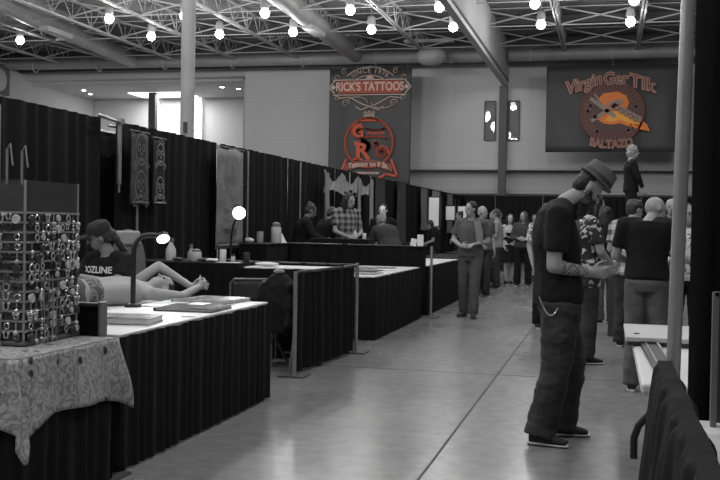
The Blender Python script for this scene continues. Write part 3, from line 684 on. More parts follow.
for s_ in (-1, 1):
    strip(m, spiral(s_*1.32, 1.98, .1, .02, 0, 1.2), .03, f1); strip(m, spiral(s_*1.3, 1.16, .12, .02, 0, 1.2), .03, f1)
    strip(m, spiral(s_*.95, .98, .15, .03, 0, 1.3), .03, f1); strip(m, arc(s_*.5, 1.0, .42, .22, 0, 180 if s_ < 0 else -180), .03, f1)
    strip(m, [(s_*1.3, 1.16), (s_*.8, 1.22), (s_*.3, .95), (0, .85), (-s_*.35, .72), (-s_*.55, .85)], .03, f1)
    strip(m, spiral(s_*1.02, 2.2, .12, .03, 1, 1.2), .03, f1); strip(m, [(s_*1.4, 1.84), (s_*1.62, 1.6), (s_*1.4, 1.36)], .04, f1)
    poly(m, [(s_*1.45, 1.7), (s_*1.35, 1.6), (s_*1.45, 1.5), (s_*1.56, 1.6)], f1)
poly(m, [(-.18, 1.92), (.18, 1.92), (.08, 2.03), (0, 2.1), (-.08, 2.03)], f1)
m.build('scrollwork', M_cream, b1, smooth=False)
m = MB(); poly(m, [(-.22, .42), (.22, .42), (.22, .58), (-.22, .58)], f1); poly(m, [(-.25, .6), (.25, .6), (.18, .68), (.08, .62), (0, .7), (-.08, .62), (-.18, .68)], f1); m.build('crown', M_tan, b1, smooth=False)
cy = -.55
m = MB(); strip(m, arc(0, cy, .95, .95, 0, 360, 60), .09, f1)
strip(m, spiral(-.42, cy+.42, .3, .04, 1.2, 1.4), .085, f1); strip(m, [(-.55, cy-.02), (-.42, cy-.05), (-.42, cy-.62)], .16, f1)
strip(m, arc(-.28, cy-.12, .28, .2, 100, -90), .13, f1); strip(m, [(-.25, cy-.3), (.0, cy-.62)], .15, f1); strip(m, [(-.6, cy-.64), (-.25, cy-.64)], .06, f1)
strip(m, spiral(.52, cy-.38, .26, .05, 0, 1.6), .08, f1); strip(m, spiral(.3, cy-.05, .14, .03, 2, 1.2), .06, f1)
for k in range(5): strip(m, [(-.05+.14*k, cy+.33), (.0+.14*k, cy+.44), (.05+.14*k, cy+.33)], .04, f1)
strip(m, arc(.2, cy+.12, .55, .12, 0, 180), .06, f1); strip(m, arc(.25, cy+.6, .4, .1, 200, 340), .06, f1)
strip(m, [(-.9, cy-.65), (-1.15, cy-1.3), (-.7, cy-1.2), (-.3, cy-1.45)], .08, f1); strip(m, [(.9, cy-.65), (1.15, cy-1.3), (.7, cy-1.2), (.3, cy-1.45)], .08, f1)
for k in range(5): poly(m, [(-.3+.13*k, cy+.82), (-.22+.13*k, cy+1.06-.03*abs(k-2)), (-.14+.13*k, cy+.82)], f1)
m.build('orange_emblem', M_or, b1, smooth=False)
flat_text('G', .62, lambda x, y: f1b(x-.42, y+cy+.42), 'lettering', M_or, b1, 1, .02)
flat_text('R', .75, lambda x, y: f1b(x*1.2-.28, y+cy-.32), 'lettering', M_or, b1, 1, .03)
m = MB(); poly(m, [(-.95, cy-1.12), (0, cy-.82), (.95, cy-1.12), (.95, cy-.85), (0, cy-.62), (-.95, cy-.85)], f1b); m.build('ribbon', M_brown, b1, smooth=False)
flat_text('Tattoos on F St.', .27, lambda x, y: f1c(x*.9, y+cy-.83-.1*x*x), 'lettering', M_cream, b1, 1, .03)
m = MB(); r_ = random.Random(2)
for yy, hwid in ((-1.17, .45), (-1.32, .08), (-1.45, .42)):
    x = -hwid
    while x < hwid: poly(m, [(x, cy+yy-.045), (x+.05, cy+yy-.045), (x+.05, cy+yy+.045), (x, cy+yy+.045)], f1c); x += .075
m.build('small_lettering', M_cream, b1, smooth=False)
# banner 2
b2 = banner('hanging_banner', 'wide dark banner with a brown and orange tattoo machine emblem', -2.33, 2.4, 37.7, 4.12, 7.3, .1)
g1 = lambda x, y: V((x, -.12, y)); g2 = lambda x, y: V((x, -.135, y)); g3 = lambda x, y: V((x, -.15, y)); g4 = lambda x, y: V((x, -.165, y))
m = MB(); poly(m, arc(0, -.15, 1.1, 1.1, 0, 358, 48), g1); m.build('emblem_disc', mat('deep_maroon_ink', (.085, .04, .035), .6), b2, smooth=False)
m = MB(); strip(m, arc(0, -.15, 1.12, 1.12, 0, 360, 60), .07, g2); strip(m, arc(0, -.15, .82, .82, 0, 360, 50), .04, g2)
for k in range(40): a = k*PI/20; strip(m, [(.88*math.cos(a), -.15+.88*math.sin(a)), (1.06*math.cos(a), -.15+1.06*math.sin(a))], .035, g2)
m.build('emblem_ring', M_brown, b2, smooth=False)
m = MB(); poly(m, [(-.5, .35), (-.3, .55), (.2, .6), (.5, .45), (.6, .2), (.5, -.1), (.9, -.35), (1.25, -.6), (1.35, -.85), (1.1, -.8), (.7, -.7), (.3, -.55), (0, -.6), (-.3, -.55), (-.5, -.4), (-.2, -.2), (-.3, .1)], g2); m.build('flame', M_or2, b2, smooth=False)
m = MB(); poly(m, [(-.25, -.45), (0, -.15), (.25, -.05), (.5, -.25), (.8, -.4), (1.0, -.6), (.6, -.55), (.3, -.42), (0, -.5)], g3); m.build('flame_core', M_yel, b2, smooth=False)
m = MB()
strip(m, [(-.75, .35), (.1, -.3)], .14, g4); strip(m, [(-.7, -.45), (.35, .25)], .14, g4); strip(m, [(.05, .1), (1.0, -.42)], .2, g4)
strip(m, [(-.62, .52), (-.4, .2)], .07, g4); strip(m, [(-.2, .1), (.2, .28)], .1, g4)
for p in ((-.6, -.3), (-.85, -.1), (.85, .05), (-.5, -.85), (.6, -.8), (-.75, .1)): strip(m, arc(p[0], p[1], .05, .05, 0, 360, 10), .07, g4)
m.build('machine_drawing', M_tan, b2, smooth=False)
m = MB()
for k in range(5): strip(m, arc(.15+.17*k, -.0-.1*k, .07, .1, 0, 360, 10), .03, lambda x, y: V((x, -.175, y)))
m.build('coil_drawing', M_brown, b2, smooth=False)
for off, mm, gg in ((.085, M_brown, g2), (.04, M_cream, g3), (.0, M_brown, g4)):
    flat_text('Virgin', .64, lambda x, y, gg=gg: gg(x*.85-1.0, y+.90+.25*x), 'lettering', mm, b2, 1.0, off)
    flat_text('Ger', .6, lambda x, y, gg=gg: gg(x*.9+.12, y+1.06), 'lettering', mm, b2, 1.0, off)
    flat_text('Tlk', .62, lambda x, y, gg=gg: gg(x*1.0+1.05, y+.88-.30*x), 'lettering', mm, b2, 1.1, off)
    flat_text('BALTAZO', .40, lambda x, y, gg=gg: gg(1.32*math.sin(x*.9/1.32)*(1-y*.2), -1.33+y+.28*(x*.9)**2*.6), 'lettering', mm, b2, 1.0, off)

# hanging art on the left curtain (grey scale)
M_art = mat('grey_art_cloth', .05, .7, var=.35, vscale=9); M_line = mat('pale_print_ink', .22, .7); M_line2 = mat('white_print_ink', .4, .7)
def skull_banner(x, y0, y1, z0, z1, label, base=M_art, line=M_line, poster=False, n=2):
    t = thing('skull_banner', label, 'banner', (x, (y0+y1)/2, (z0+z1)/2)); W, H_ = y1-y0, z1-z0
    MB().grid(16, 10, lambda u, v: V((.01*math.sin(u*9+v*2), W*(u-.5), H_*(v-.5)))).build('banner_cloth', base, t, solid=.004)
    MB().tube([(0, -W/2-.02, H_/2), (0, W/2+.02, H_/2)], .012, 8).build('top_rod', M_darkgrey, t)
    f = lambda a, b: V((.022, a*W, b*H_/2)); m = MB(); wd = .012/W if False else .03
    g = lambda a, b: V((.022, a, b))
    for k in range(n):
        cz = H_*(.26-.5*k/max(1, n-1)*1.0) if n > 1 else H_*.2; r0 = W*(.3 if n > 1 else .17)
        strip(m, arc(0, cz, r0, r0*1.25, 0, 360, 28), .014, g)
        for s_ in (-1, 1): strip(m, arc(s_*r0*.4, cz+.02, r0*.24, r0*.28, 0, 360, 12), .018, g)
        strip(m, [(-.02, cz-r0*.45), (0, cz-r0*.25), (.02, cz-r0*.45)], .014, g)
        for q in range(5): strip(m, [((q-2)*r0*.17, cz-r0*.7), ((q-2)*r0*.17, cz-r0*.95)], .012, g)
        for s_ in (-1, 1): strip(m, spiral(s_*W*.32, cz-r0*1.4, W*.12, .01, k, 1.5), .012, g)
    strip(m, [(-W*.45, -H_*.46), (W*.45, -H_*.46)], .018, g)
    if poster:
        for k in range(7): strip(m, [((-1)**k*W*.25, -.05-k*.07), (-(-1)**k*W*.2, -.1-k*.07)], .014, g)
        for k in range(8): a = k*PI/7; strip(m, [(W*.34*math.cos(a), H_*.15+W*.4*math.sin(a)), (W*.44*math.cos(a), H_*.15+W*.5*math.sin(a))], .014, g)
    m.build('skull_drawing', line, t, smooth=False); return t
skull_banner(-5.18, 10.2, 10.66, 1.53, 2.36, 'dark banner with two skulls on the curtain above the tattooist')
skull_banner(-5.18, 10.76, 11.1, 1.54, 2.33, 'narrow black banner with white figures right of the skull banner', mat('black_art_cloth', .012, .7), M_line2, n=2)
sb = skull_banner(-5.18, 12.72, 13.76, .98, 2.39, 'tall grey poster of a skeleton figure on the left curtain', mat('grey_poster', .2, .6, var=.3, vscale=5), mat('poster_lines', .34, .7), True, 1)
flat_text('POWER', .13, lambda x, y: V((.025, x, y-.47)), 'lettering', M_darkgrey, sb, 1, .03)

# white swag
t = thing('swag_drape', 'white gathered swag draped in scallops over the black curtain', 'drape', (-5.12, 17.8, 0))
m = MB(); L = 3.9
def sw(u, v):
    k = u*4; loc_ = (k % 1 if u < 1 else 1); dip = math.sin(PI*loc_); top = 2.33-.02*u; return V((.05*math.sin(k*20+v*3)*.5, L*u, top-.03*dip-(.04+.30*dip)*v-.0*v))
def sw2(u, v):
    k = u*4; loc_ = (k % 1 if u < 1 else 1); dip = abs(math.cos(PI*k/1.0)); top = 2.36
    sg = math.sin(PI*((u*3) % 1 if u < 1 else 0)); return V((.03*math.sin(u*70+v*3)*(.3+v), L*u, top-.20*sg**1.4-(.14+.30*(1-sg)**.8+.02*math.sin(u*60))*v))
m.grid(90, 6, sw2)
m.build('scallops', M_sheer, t)
for i, (y, w_, zb) in enumerate(((.1, .24, .95), (2.6, .22, 1.6), (3.75, .26, .95))):
    sheet((.03, y-w_/2), (.03, y+w_/2), zb, 2.3, 3, .03, 70+i).build('tail', M_sheer, t)
for i, (y, w_, z0, z1, m_) in enumerate(((22.9, .9, 1.1, 2.4, M_art), (25.4, 1.0, .9, 2.4, M_art), (28.6, 1.0, 1.2, 2.4, M_grey), (30.6, 1.3, 1.2, 2.4, M_sheer), (33.5, 1.2, 1.1, 2.4, M_grey))):
    t = thing('fabric_hanging', ['dark patterned hanging just right of the swag', 'second dark patterned hanging on the far left curtain', 'mid grey hanging behind the hooded person', 'pale hanging strip beside the bright poster', 'grey hanging strip past the bright poster'][i], 'hanging', (-5.2, y, 0))
    sheet((0, -w_/2), (0, w_/2), z0, z1, 4, .04, 90+i).build('cloth', m_, t); MB().tube([(0, -w_/2, z1), (0, w_/2, z1)], .012, 6).build('rod', M_darkgrey, t)
M_glowboard = mat('glowing_white_board', .7, .5, emit=(1, 1, 1), estr=.10)  # white board colour with a faint glow added so the boards look bright
for i, (x, y, w_, z0, z1) in enumerate(((-4.63, 27.0, .34, 1.33, 2.1), (-4.27, 27.6, .25, 1.5, 1.88), (-3.95, 27.7, .25, 1.5, 1.88))):
    t = thing('display_board', ['tall bright white display board in a far left booth', 'left one of two bright boards beside the walking man', 'right one of two bright boards beside the walking man'][i], 'board', (x, y, 0), -.25 if i else 0)
    MB().box((0, 0, (z0+z1)/2), (w_*.8 if i == 0 else w_, .03, z1-z0)).build('white_panel', M_glowboard, t, smooth=False)
    MB().box((0, .02, (z0+z1)/2), (w_+.06, .03, z1-z0+.06)).build('panel_frame', M_blackmetal, t, smooth=False)
    MB().tube([(-w_/2, .03, 0), (-w_/2, .03, z1+.2)], .02, 6).tube([(w_/2, .03, 0), (w_/2, .03, z1+.2)], .02, 6).build('stand', M_blackmetal, t)
# ------------------------------------------------------------------ people
def hand(m, wr, d, pn, side, s=1.0, curl=.5, thumb_s=1):
    """palm and five tapering bent fingers: d along the hand, pn out of the palm, side towards the thumb"""
    wr, d, pn, side = V(wr), V(d).normalized(), V(pn), V(side)
    side = (side-d*side.dot(d)).normalized(); pn = d.cross(side) if d.cross(side).dot(pn) > 0 else side.cross(d)
    m.loft([(wr-d*.02, side*.026*s, pn*.02*s), (wr+d*.02*s, side*.031*s, pn*.018*s), (wr+d*.06*s, side*.04*s, pn*.016*s), (wr+d*.092*s, side*.040*s, pn*.012*s)], 12)
    for k, (o, L, a) in enumerate(((.031, .072, .0), (.011, .08, .04), (-.010, .074, .08), (-.030, .058, .15))):
        p = wr+d*.085*s+side*o*s; dd = (d+side*o*3).normalized(); r = .0088*s; seg = L*s
        for q, f in enumerate((.44, .32, .24)):
            c = (curl+a)*(.7+.35*q); ax = dd*math.cos(c)+pn*math.sin(c); e = p+ax*seg*f; m.capsule(p, r, e, r*.92, 8); p = e; dd = ax; r *= .92
    p = wr+d*.025*s+side*.026*s; ax = (d*.6+side*.7+pn*.35).normalized(); e = p+ax*.04*s; m.capsule(p, .012*s, e, .0105*s, 8)
    ax = (ax*.5+d*.8+pn*.5*curl).normalized(); e2 = e+ax*.032*s; m.capsule(e, .0105*s, e2, .009*s, 8); ax = (ax+pn*.3).normalized(); m.capsule(e2, .009*s, e2+ax*.024*s, .008*s, 8)

def pose(**k):
    J = dict(pelvis=(0, 0, .95), chest=(0, 0, 1.27), neck=(0, -.01, 1.45), head=(0, .03, 1.61), hup=(0, 0, 1), hf=(0, 1, 0),
             shR=(.185, -.01, 1.40), shL=(-.185, -.01, 1.40), elR=(.23, -.03, 1.13), elL=(-.23, -.03, 1.13), wrR=(.23, .06, .89), wrL=(-.23, .06, .89),
             hipR=(.09, 0, .90), hipL=(-.09, 0, .90), knR=(.10, .02, .49), knL=(-.10, .02, .49), anR=(.10, -.02, .085), anL=(-.10, -.02, .085), toR=(.05, .95, 0), toL=(-.05, .95, 0), curl=.5)
    J.update(k); return {a: (V(b) if isinstance(b, tuple) else b) for a, b in J.items()}

def torso(m, J, e=0, low=-.08, top=True, wf=1, df=1, flare=0):
    P, C_, N = J['pelvis'], J['chest'], J['neck']; up = (C_-P).normalized(); up2 = (N-C_).normalized()
    s0 = (J['hipR']-J['hipL']).normalized(); s1 = (J['shR']-J['shL']).normalized()
    def ring(c, s, u, w_, d_): s = (s-u*s.dot(u)).normalized(); f = u.cross(s); return (c, s*(w_*wf+e), f*(d_*df+e))
    sm = (J['shR']+J['shL'])/2
    R_ = [ring(P+up*low, s0, up, .155+flare, .105+flare), ring(P, s0, up, .165+flare*.5, .115+flare*.5), ring(P.lerp(C_, .5), (s0+s1).normalized(), up, .148, .108), ring(C_, s1, (up+up2).normalized(), .168, .118)]
    R_.append(ring(C_.lerp(sm, .55), s1, up2, .172, .11)); R_.append(ring(sm+up2*.01, s1, up2, .135, .078))
    R_.append(ring(N, s1, up2, .062, .058))
    m.loft(R_, 20)
def head(m, J, s=1):
    H_, u, f = J['head'], J['hup'].normalized(), J['hf'].normalized(); f = (f-u*f.dot(u)).normalized(); r = f.cross(u)
    m.ell(H_+u*.025*s-f*.008*s, r*.073*s, f*.092*s, u*.092*s, 18, 12)
    m.ell(H_-u*.045*s+f*.024*s, r*.054*s, f*.062*s, u*.068*s, 14, 10)
    m.ell(H_-u*.01*s+f*.045*s, r*.056*s, f*.04*s, u*.06*s, 14, 8)
    m.capsule(H_+u*.012*s+f*.084*s, .009*s, H_-u*.022*s+f*.105*s, .013*s, 8)
    m.capsule(H_-u*.055*s+f*.078*s-r*.012, .009*s, H_-u*.055*s+f*.078*s+r*.012, .009*s, 8)
    m.capsule(H_+u*.03*s+f*.078*s-r*.035*s, .009*s, H_+u*.03*s+f*.078*s+r*.035*s, .009*s, 8)
    for k in (-1, 1): m.ell(H_-u*.003*s+r*k*.076*s-f*.005, r*.010*s, f*.018*s, u*.03*s, 10, 6)
    return H_, u, f, r
def person(name, label, loc, rz, J, legw=0, shirt=M_tee, sleeve='short', pants=M_jean, skin=M_skin, hair='short', hairm=M_hair, shoe=M_shoe, vox=.012, build=1.0, height=1.0,
           skirt=None, tat=None, group=None, lower=True, crink=.006, cat='person', hem=.0, shirt_name='shirt', barefoot=False, hands=True, ex=0.0):
    t = thing(name, label, cat, loc, rz, group); t.scale = (height,)*3; b = build
    m = MB(); torso(m, J, 0, wf=b, df=b)
    H_, u, f, r = head(m, J); m.capsule(J['neck']-V((0, 0, .0)), .056, H_-u*.05-f*.015, .05, 14)
    for s_ in 'RL':
        sh, el, wr = J['sh'+s_], J['el'+s_], J['wr'+s_]; k = 1 if s_ == 'R' else -1
        m.capsule(J['neck'].lerp(sh, .55)-V((0, 0, .0)), .055*b, sh, .056*b); m.capsule(sh, .053*b, el, .040*b); m.capsule(el, .039*b, wr, .026*b)
        d = (wr-el).normalized(); hd = J.get('hd'+s_, d); pn = J.get('pn'+s_, V((-k, 0, 0))); sd = J.get('sd'+s_, V((0, 1, 0)) if abs(d.z) > .7 else V((0, 0, 1)))
        if hands: hand(m, wr+d*.005, hd, pn, sd, 1, J['curl'])
        if lower:
            hp, kn, an = J['hip'+s_], J['kn'+s_], J['an'+s_]; to = J['to'+s_].normalized()
            m.capsule(hp, .082*b, kn, .052*b); m.capsule(kn, .05*b, kn.lerp(an, .35), .052*b); m.capsule(kn.lerp(an, .35), .052*b, an, .034)
            m.capsule(an-to*.02-V((0, 0, .035)), .033, an+to*.13-V((0, 0, .05)), .024)
    m.bake('body', skin, t, vox*.8, 3)
    # face
    for k in (-1, 1): MB().ell(H_+u*.006+r*k*.031+f*.082, r*.013, f*.008, u*.008, 8, 6).build('eye', mat('dark_eye', .03, .25), t)
    MB().ell(H_-u*.056+f*.088, r*.022, f*.006, u*.0055, 10, 6).build('mouth', mat('lip', .13, .5), t)
    # shirt
    if shirt:
        m = MB(); torso(m, J, .024+ex, low=-.06-hem, wf=b, df=b, flare=.01)
        for s_ in 'RL':
            sh, el, wr = J['sh'+s_], J['el'+s_], J['wr'+s_]
            if sleeve == 'none': m.capsule(J['neck'].lerp(sh, .5), .06*b, J['neck'].lerp(sh, .85), .058*b); continue
            m.capsule(J['neck'].lerp(sh, .5), .066*b, sh, .068*b)
            q = el if sleeve != 'short' else sh.lerp(el, .72)
            dd = (q-sh).normalized(); a = dd.orthogonal().normalized(); c = dd.cross(a); r1, r2 = .066*b+ex, (.064 if sleeve == 'short' else .053)*b+ex
            m.loft([(sh-dd*.02, a*r1*.9, c*r1*.9), (sh, a*r1, c*r1), (q, a*r2, c*r2)], 14)
            if sleeve == 'long':
                m.capsule(el, .053*b+ex, el.lerp(wr, .3), .05*b+ex); dd = (wr-el).normalized(); a = dd.orthogonal().normalized(); c = dd.cross(a)
                m.loft([(el, a*.053*b, c*.053*b), (wr-dd*.015, a*.038, c*.038)], 12)
        m.bake(shirt_name, shirt, t, vox, 3, crink, 9)
    if lower:
        if skirt:
            P = J['pelvis']; m = MB(); m.loft([(P+V((0, 0, z)), V((w_, 0, 0)), V((0, w_*.8, 0))) for z, w_ in ((.06, .15), (-.05, .185), (-.25, .21), (-.4, .23))], 20); m.bake('skirt', skirt, t, vox, 2, .006, 8)
        else:
            m = MB(); P = J['pelvis']; up = (J['chest']-P).normalized(); s0 = (J['hipR']-J['hipL']).normalized(); fw = up.cross(s0)
            m.loft([(P+up*.0, s0*(.155*b+.008), fw*(.11*b+.008)), (P-up*.04, s0*(.172*b+.012), fw*(.122*b+.012)), (P-up*.12, s0*(.15*b), fw*(.11*b))], 18)
            for s_ in 'RL':
                hp, kn, an = J['hip'+s_], J['kn'+s_], J['an'+s_]; q = an+V((0, 0, -.03)); rings = []
                pts = [(hp, .098*b+legw), (hp.lerp(kn, .5), .09*b+legw), (kn, .076*b+legw), (kn.lerp(q, .5), .076*b+legw), (q, .078*b+legw)]
                for i, (p, rr) in enumerate(pts):
                    d = (pts[min(i+1, 4)][0]-pts[max(i-1, 0)][0]).normalized(); a = (V((1, 0, 0))-d*d.x).normalized(); c = d.cross(a); rings.append((p, a*rr, c*rr))
                m.loft(rings, 16); m.capsule(hp, .098*b, hp.lerp(kn, .1), .096*b)
            m.bake('trousers', pants, t, vox, 3, crink*1.3, 8, 1.6)
        for s_ in 'RL':
            an, to = J['an'+s_], J['to'+s_].normalized(); si = V((to.y, -to.x, 0)); up = V((0, 0, 1)); bz = an-V((0, 0, .085))
            if skirt: up = V((0, 0, 1))
            sh_ = MB().loft([(bz-to*.062+up*.045, si*.028, up*.035), (bz-to*.04+up*.05, si*.038, up*.046), (bz+to*.02+up*.05, si*.04, up*.046), (bz+to*.08+up*.04, si*.043, up*.034), (bz+to*.14+up*.033, si*.042, up*.026), (bz+to*.175+up*.028, si*.028, up*.018)], 14).build('shoe', shoe, t)
            MB().loft([(bz-to*.072+up*.012, si*.028, up*.011), (bz-to*.04+up*.013, si*.0405, up*.011), (bz+to*.06+up*.013, si*.0425, up*.011), (bz+to*.14+up*.013, si*.0435, up*.011), (bz+to*.187+up*.013, si*.028, up*.012)], 14).build('sole', M_sole if shoe is M_shoe else M_darkgrey, sh_)
    # hair
    if hair:
        m = MB()
        if hair in ('short', 'long', 'bun', 'pony'):
            m.ell(H_+u*.038-f*.02, r*.082, f*.092, u*.092, 16, 10); m.ell(H_+u*.0-f*.05, r*.078, f*.055, u*.075, 14, 8)
        if hair == 'long':
            m.loft([(H_+u*.02-f*.045, r*.085, f*.06), (H_-u*.08-f*.06, r*.095, f*.05), (H_-u*.2-f*.075, r*.10, f*.04), (H_-u*.3-f*.08, r*.07, f*.025)], 16)
            for k in (-1, 1): m.capsule(H_+u*.02+r*k*.075, .03, H_-u*.17+r*k*.085+f*.01, .025, 10)
        if hair == 'bun': m.sphere(H_+u*.10-f*.07, .045)
        if hair == 'pony': m.capsule(H_-f*.10, .04, H_-f*.16-u*.16, .03, 10)
        if hair == 'curly': 
            m.ell(H_+u*.04-f*.01, r*.09, f*.10, u*.10, 16, 10); m.ell(H_-u*.02-f*.04, r*.09, f*.07, u*.08)
        # keep the face free
        m.bake('hair', hairm, t, .009, 2, .007 if hair != 'curly' else .02, 24)
    return t, H_, u, f, r
def cap_hat(t, H_, u, f, r, m_, brim=1):
    h = MB().loft([(H_+u*.045-f*.005, r*.088, f*.102), (H_+u*.09-f*.008, r*.085, f*.098), (H_+u*.125-f*.012, r*.065, f*.075), (H_+u*.14-f*.014, r*.02, f*.024)], 18).build('cap', m_, t)
    MB().grid(8, 4, lambda a, b: H_+u*(.052-.012*(2*a-1)**2-.012*b)+r*(2*a-1)*.07*(1-.25*b)+f*(.075+.095*b*math.sqrt(max(0, 1-.6*(2*a-1)**2)))*brim).build('cap_brim', m_, h, solid=.005)

# ---- the man in the fedora
J = pose(pelvis=(0, .03, .94), chest=(0, .015, 1.25), neck=(0, .06, 1.525), head=(0, .20, 1.615), hup=(0, .66, .75), hf=(0, .75, -.66),
         shR=(.20, -.02, 1.44), shL=(-.20, .02, 1.44), elR=(.235, -.05, 1.125), elL=(-.25, .06, 1.14), wrR=(.13, .20, 1.085), wrL=(-.06, .24, 1.09),
         hdR=(-.28, 1, -.02), hdL=(.1, 1, -.05), pnR=(-1, 0, -.3), pnL=(1, 0, -.3), sdR=(0, .1, 1), sdL=(0, .1, 1),
         hipR=(.10, .03, .88), hipL=(-.10, .03, .88), knR=(.13, .0, .47), knL=(-.12, .15, .48), anR=(.15, -.10, .085), anL=(-.14, .09, .085), toR=(.42, .9, 0), toL=(.12, 1, 0), curl=.45)
man, H_, u, f, r = person('person', 'bearded man in a grey fedora, black tee and jeans looking down at his hands', (-.33, 6.50, 0), yaw-PI/2, J, legw=.010, hair=None, vox=.009, build=1.14, hem=.0, crink=.009, skin=M_skin, shirt_name='t_shirt')
HH = H_; H_ = H_+u*.020+f*.014
m = MB()      # fedora
m.loft([(H_+u*.058-f*.01, r*.092, f*.108), (H_+u*.11-f*.012, r*.089, f*.104), (H_+u*.152-f*.012, r*.083, f*.095), (H_+u*.160-f*.012, r*.055, f*.062), (H_+u*.148-f*.012, r*.02, f*.02)], 26)
ha = m.build('fedora', mat('grey_felt', .105, .85, bump=.2, bscale=90), man)
m = MB(); m.loft([(H_+u*.052-f*.01, r*.106, f*.122), (H_+u*.058-f*.01, r*.110, f*.126), (H_+u*.064-f*.01, r*.105, f*.120), (H_+u*.066-f*.01, r*.09, f*.105)], 26); m.build('brim', MC['grey_felt'], ha)
MB().loft([(H_+u*.062-f*.01, r*.0955, f*.1115), (H_+u*.092-f*.011, r*.0935, f*.108)], 26).build('hat_band', mat('dark_hat_band', .03, .6), ha)
H_ = HH
m = MB(); m.ell(H_-f*.048+u*.005, r*.079, f*.056, u*.072); m.ell(H_-f*.035+u*.055, r*.08, f*.07, u*.03); m.bake('hair', M_hair, man, .007, 2, .004, 40)
m = MB(); m.ell(H_-u*.08+f*.05, r*.064, f*.06, u*.055); m.ell(H_-u*.14+f*.055, r*.05, f*.052, u*.07); m.capsule(H_-u*.04+f*.092-r*.03, .012, H_-u*.04+f*.092+r*.03, .012); m.capsule(H_-u*.02+f*.02+r*.062, .020, H_-u*.075+f*.055+r*.045, .034); m.capsule(H_-u*.02+f*.02-r*.062, .020, H_-u*.075+f*.055-r*.045, .034); m.bake('beard', M_hair, man, .007, 2, .007, 34)
for k in (-1, 1): MB().torus(H_-u*.035+r*k*.083, .011, .0035, f, u, 14, 6).build('ear_gauge', M_chrome, man)
ew = [(J['elR'].lerp(J['wrR'], t_)) for t_ in (.12, .5, .88)]
d_ = (J['wrR']-J['elR']).normalized(); a_ = d_.orthogonal().normalized(); c_ = d_.cross(a_)
MB().loft([(J['elR'].lerp(J['wrR'], .15), a_*.0455, c_*.0455), (J['elR'].lerp(J['wrR'], .5), a_*.0395, c_*.0395), (J['elR'].lerp(J['wrR'], .86), a_*.0325, c_*.0325)], 18, caps=False).build('tattoo', M_tat, man)
MB().box((.03, .37, 1.08), (.05, .07, .012)).build('held_card', M_grey, man, smooth=False)
m = MB(); pts = [(.20+.012*math.sin(PI*i/14), -.13+.15*i/14+.0, .935-.115*math.sin(PI*i/14)) for i in range(15)]
m.tube(pts, .006, 6); m.build('wallet_chain', M_chrome, man)
MB().loft([(V((0, .03, .958)), V((.198, 0, 0)), V((0, .152, 0))), (V((0, .03, .925)), V((.203, 0, 0)), V((0, .157, 0)))], 24).build('belt', M_blackmetal, man)
# ---- walking man
J = pose(neck=(0, 0, 1.44), head=(0, .03, 1.60), hf=(.55, .8, -.05), elR=(.27, .0, 1.15), wrR=(.10, .20, 1.06), elL=(-.25, -.04, 1.13), wrL=(-.16, .2, 1.10),
         hdR=(-1, .25, 0), hdL=(.6, .7, -.1), pnR=(0, -1, 0), pnL=(0, 0, -1), sdR=(0, 0, 1), sdL=(1, 0, 0), knR=(.10, .02, .49), anR=(.11, -.08, .085), knL=(-.10, .12, .50), anL=(-.10, .16, .085), toR=(.2, .95, 0), toL=(-.3, .95, 0))
wm, H2, u2, f2, r2 = person('person', 'dark haired young man in grey tee and trousers walking up the aisle', (-1.98, 14.85, 0), PI-.15, J, shirt=M_grey_cloth, pants=mat('grey_trousers', .07, .85, bump=.3), build=1.02, height=1.0, shoe=M_darkgrey)
MB().loft([(V((-.12, .13, 1.44)), V((.05, 0, 0)), V((0, .02, 0))), (V((-.17, .15, 1.25)), V((.06, 0, 0)), V((0, .025, 0))), (V((-.17, .14, 1.08)), V((.05, 0, 0)), V((0, .03, 0)))], 12).build('folded_jacket', mat('light_grey_cloth', .2, .8), wm)
# ---- people in the aisle and beyond
J = pose(hf=(-.5, .8, 0), elR=(.24, .02, 1.13), wrR=(.12, .22, 1.0))
person('person', 'grey haired man just behind the walking young man', (-2.35, 19.2, 0), PI+.5, J, shirt=M_grey_cloth, pants=M_jean, hair='short', hairm=M_hair_grey, build=1.1)
J = pose(wrL=(-.15, .2, 1.05), wrR=(.15, .22, 1.05), elR=(.24, 0, 1.13), elL=(-.24, 0, 1.13))
person('person', 'person in pale top standing at the far tables behind the walking man', (-2.35, 21.8, 0), PI/2, J, shirt=mat('pale_shirt', .25, .8), pants=M_jean, hair='short', hairm=M_hair_mid)
J = pose(hf=(.2, 1, -.1), wrR=(.17, .15, .92), wrL=(-.2, .12, .93), anR=(.09, .04, .085), anL=(-.06, -.05, .085))
g, a1, a2, a3, a4 = person('person', 'girl in white blouse, black vest and short skirt at the far booths', (-2.22, 23.4, 0), PI+.35, J, shirt=mat('white_blouse', .45, .8), sleeve='short', skirt=M_tee, skin=M_skin_pale, hair='long', hairm=M_hair, build=.86, height=.95)
torso_m = MB(); torso(torso_m, J, .024, low=-.02, wf=.86, df=.86); torso_m.v = [p for p in torso_m.v]; 
m = MB(); m.loft([(V((0, 0, .98)), V((.155, 0, 0)), V((0, .122, 0))), (V((0, 0, 1.1)), V((.150, 0, 0)), V((0, .12, 0))), (V((0, 0, 1.27)), V((.165, 0, 0)), V((0, .128, 0)))], 20); m.build('vest', M_tee, g)
J = pose(hf=(.4, .9, 0), elR=(.25, .03, 1.12), elL=(-.25, .03, 1.12), wrR=(.08, .2, 1.1), wrL=(-.08, .2, 1.08), hdR=(-1, .1, 0), hdL=(1, .1, 0), anR=(.13, 0, .085), anL=(-.13, 0, .085), knR=(.12, .02, .49), knL=(-.12, .02, .49))
person('person', 'long haired person in dark sweater and black trousers facing away beside the girl', (-1.86, 22.9, 0), PI-.1, J, shirt=mat('charcoal_sweater', .045, .85), sleeve='long', pants=M_tee, hair='long', hairm=M_hair_mid, build=1.1, height=.98)
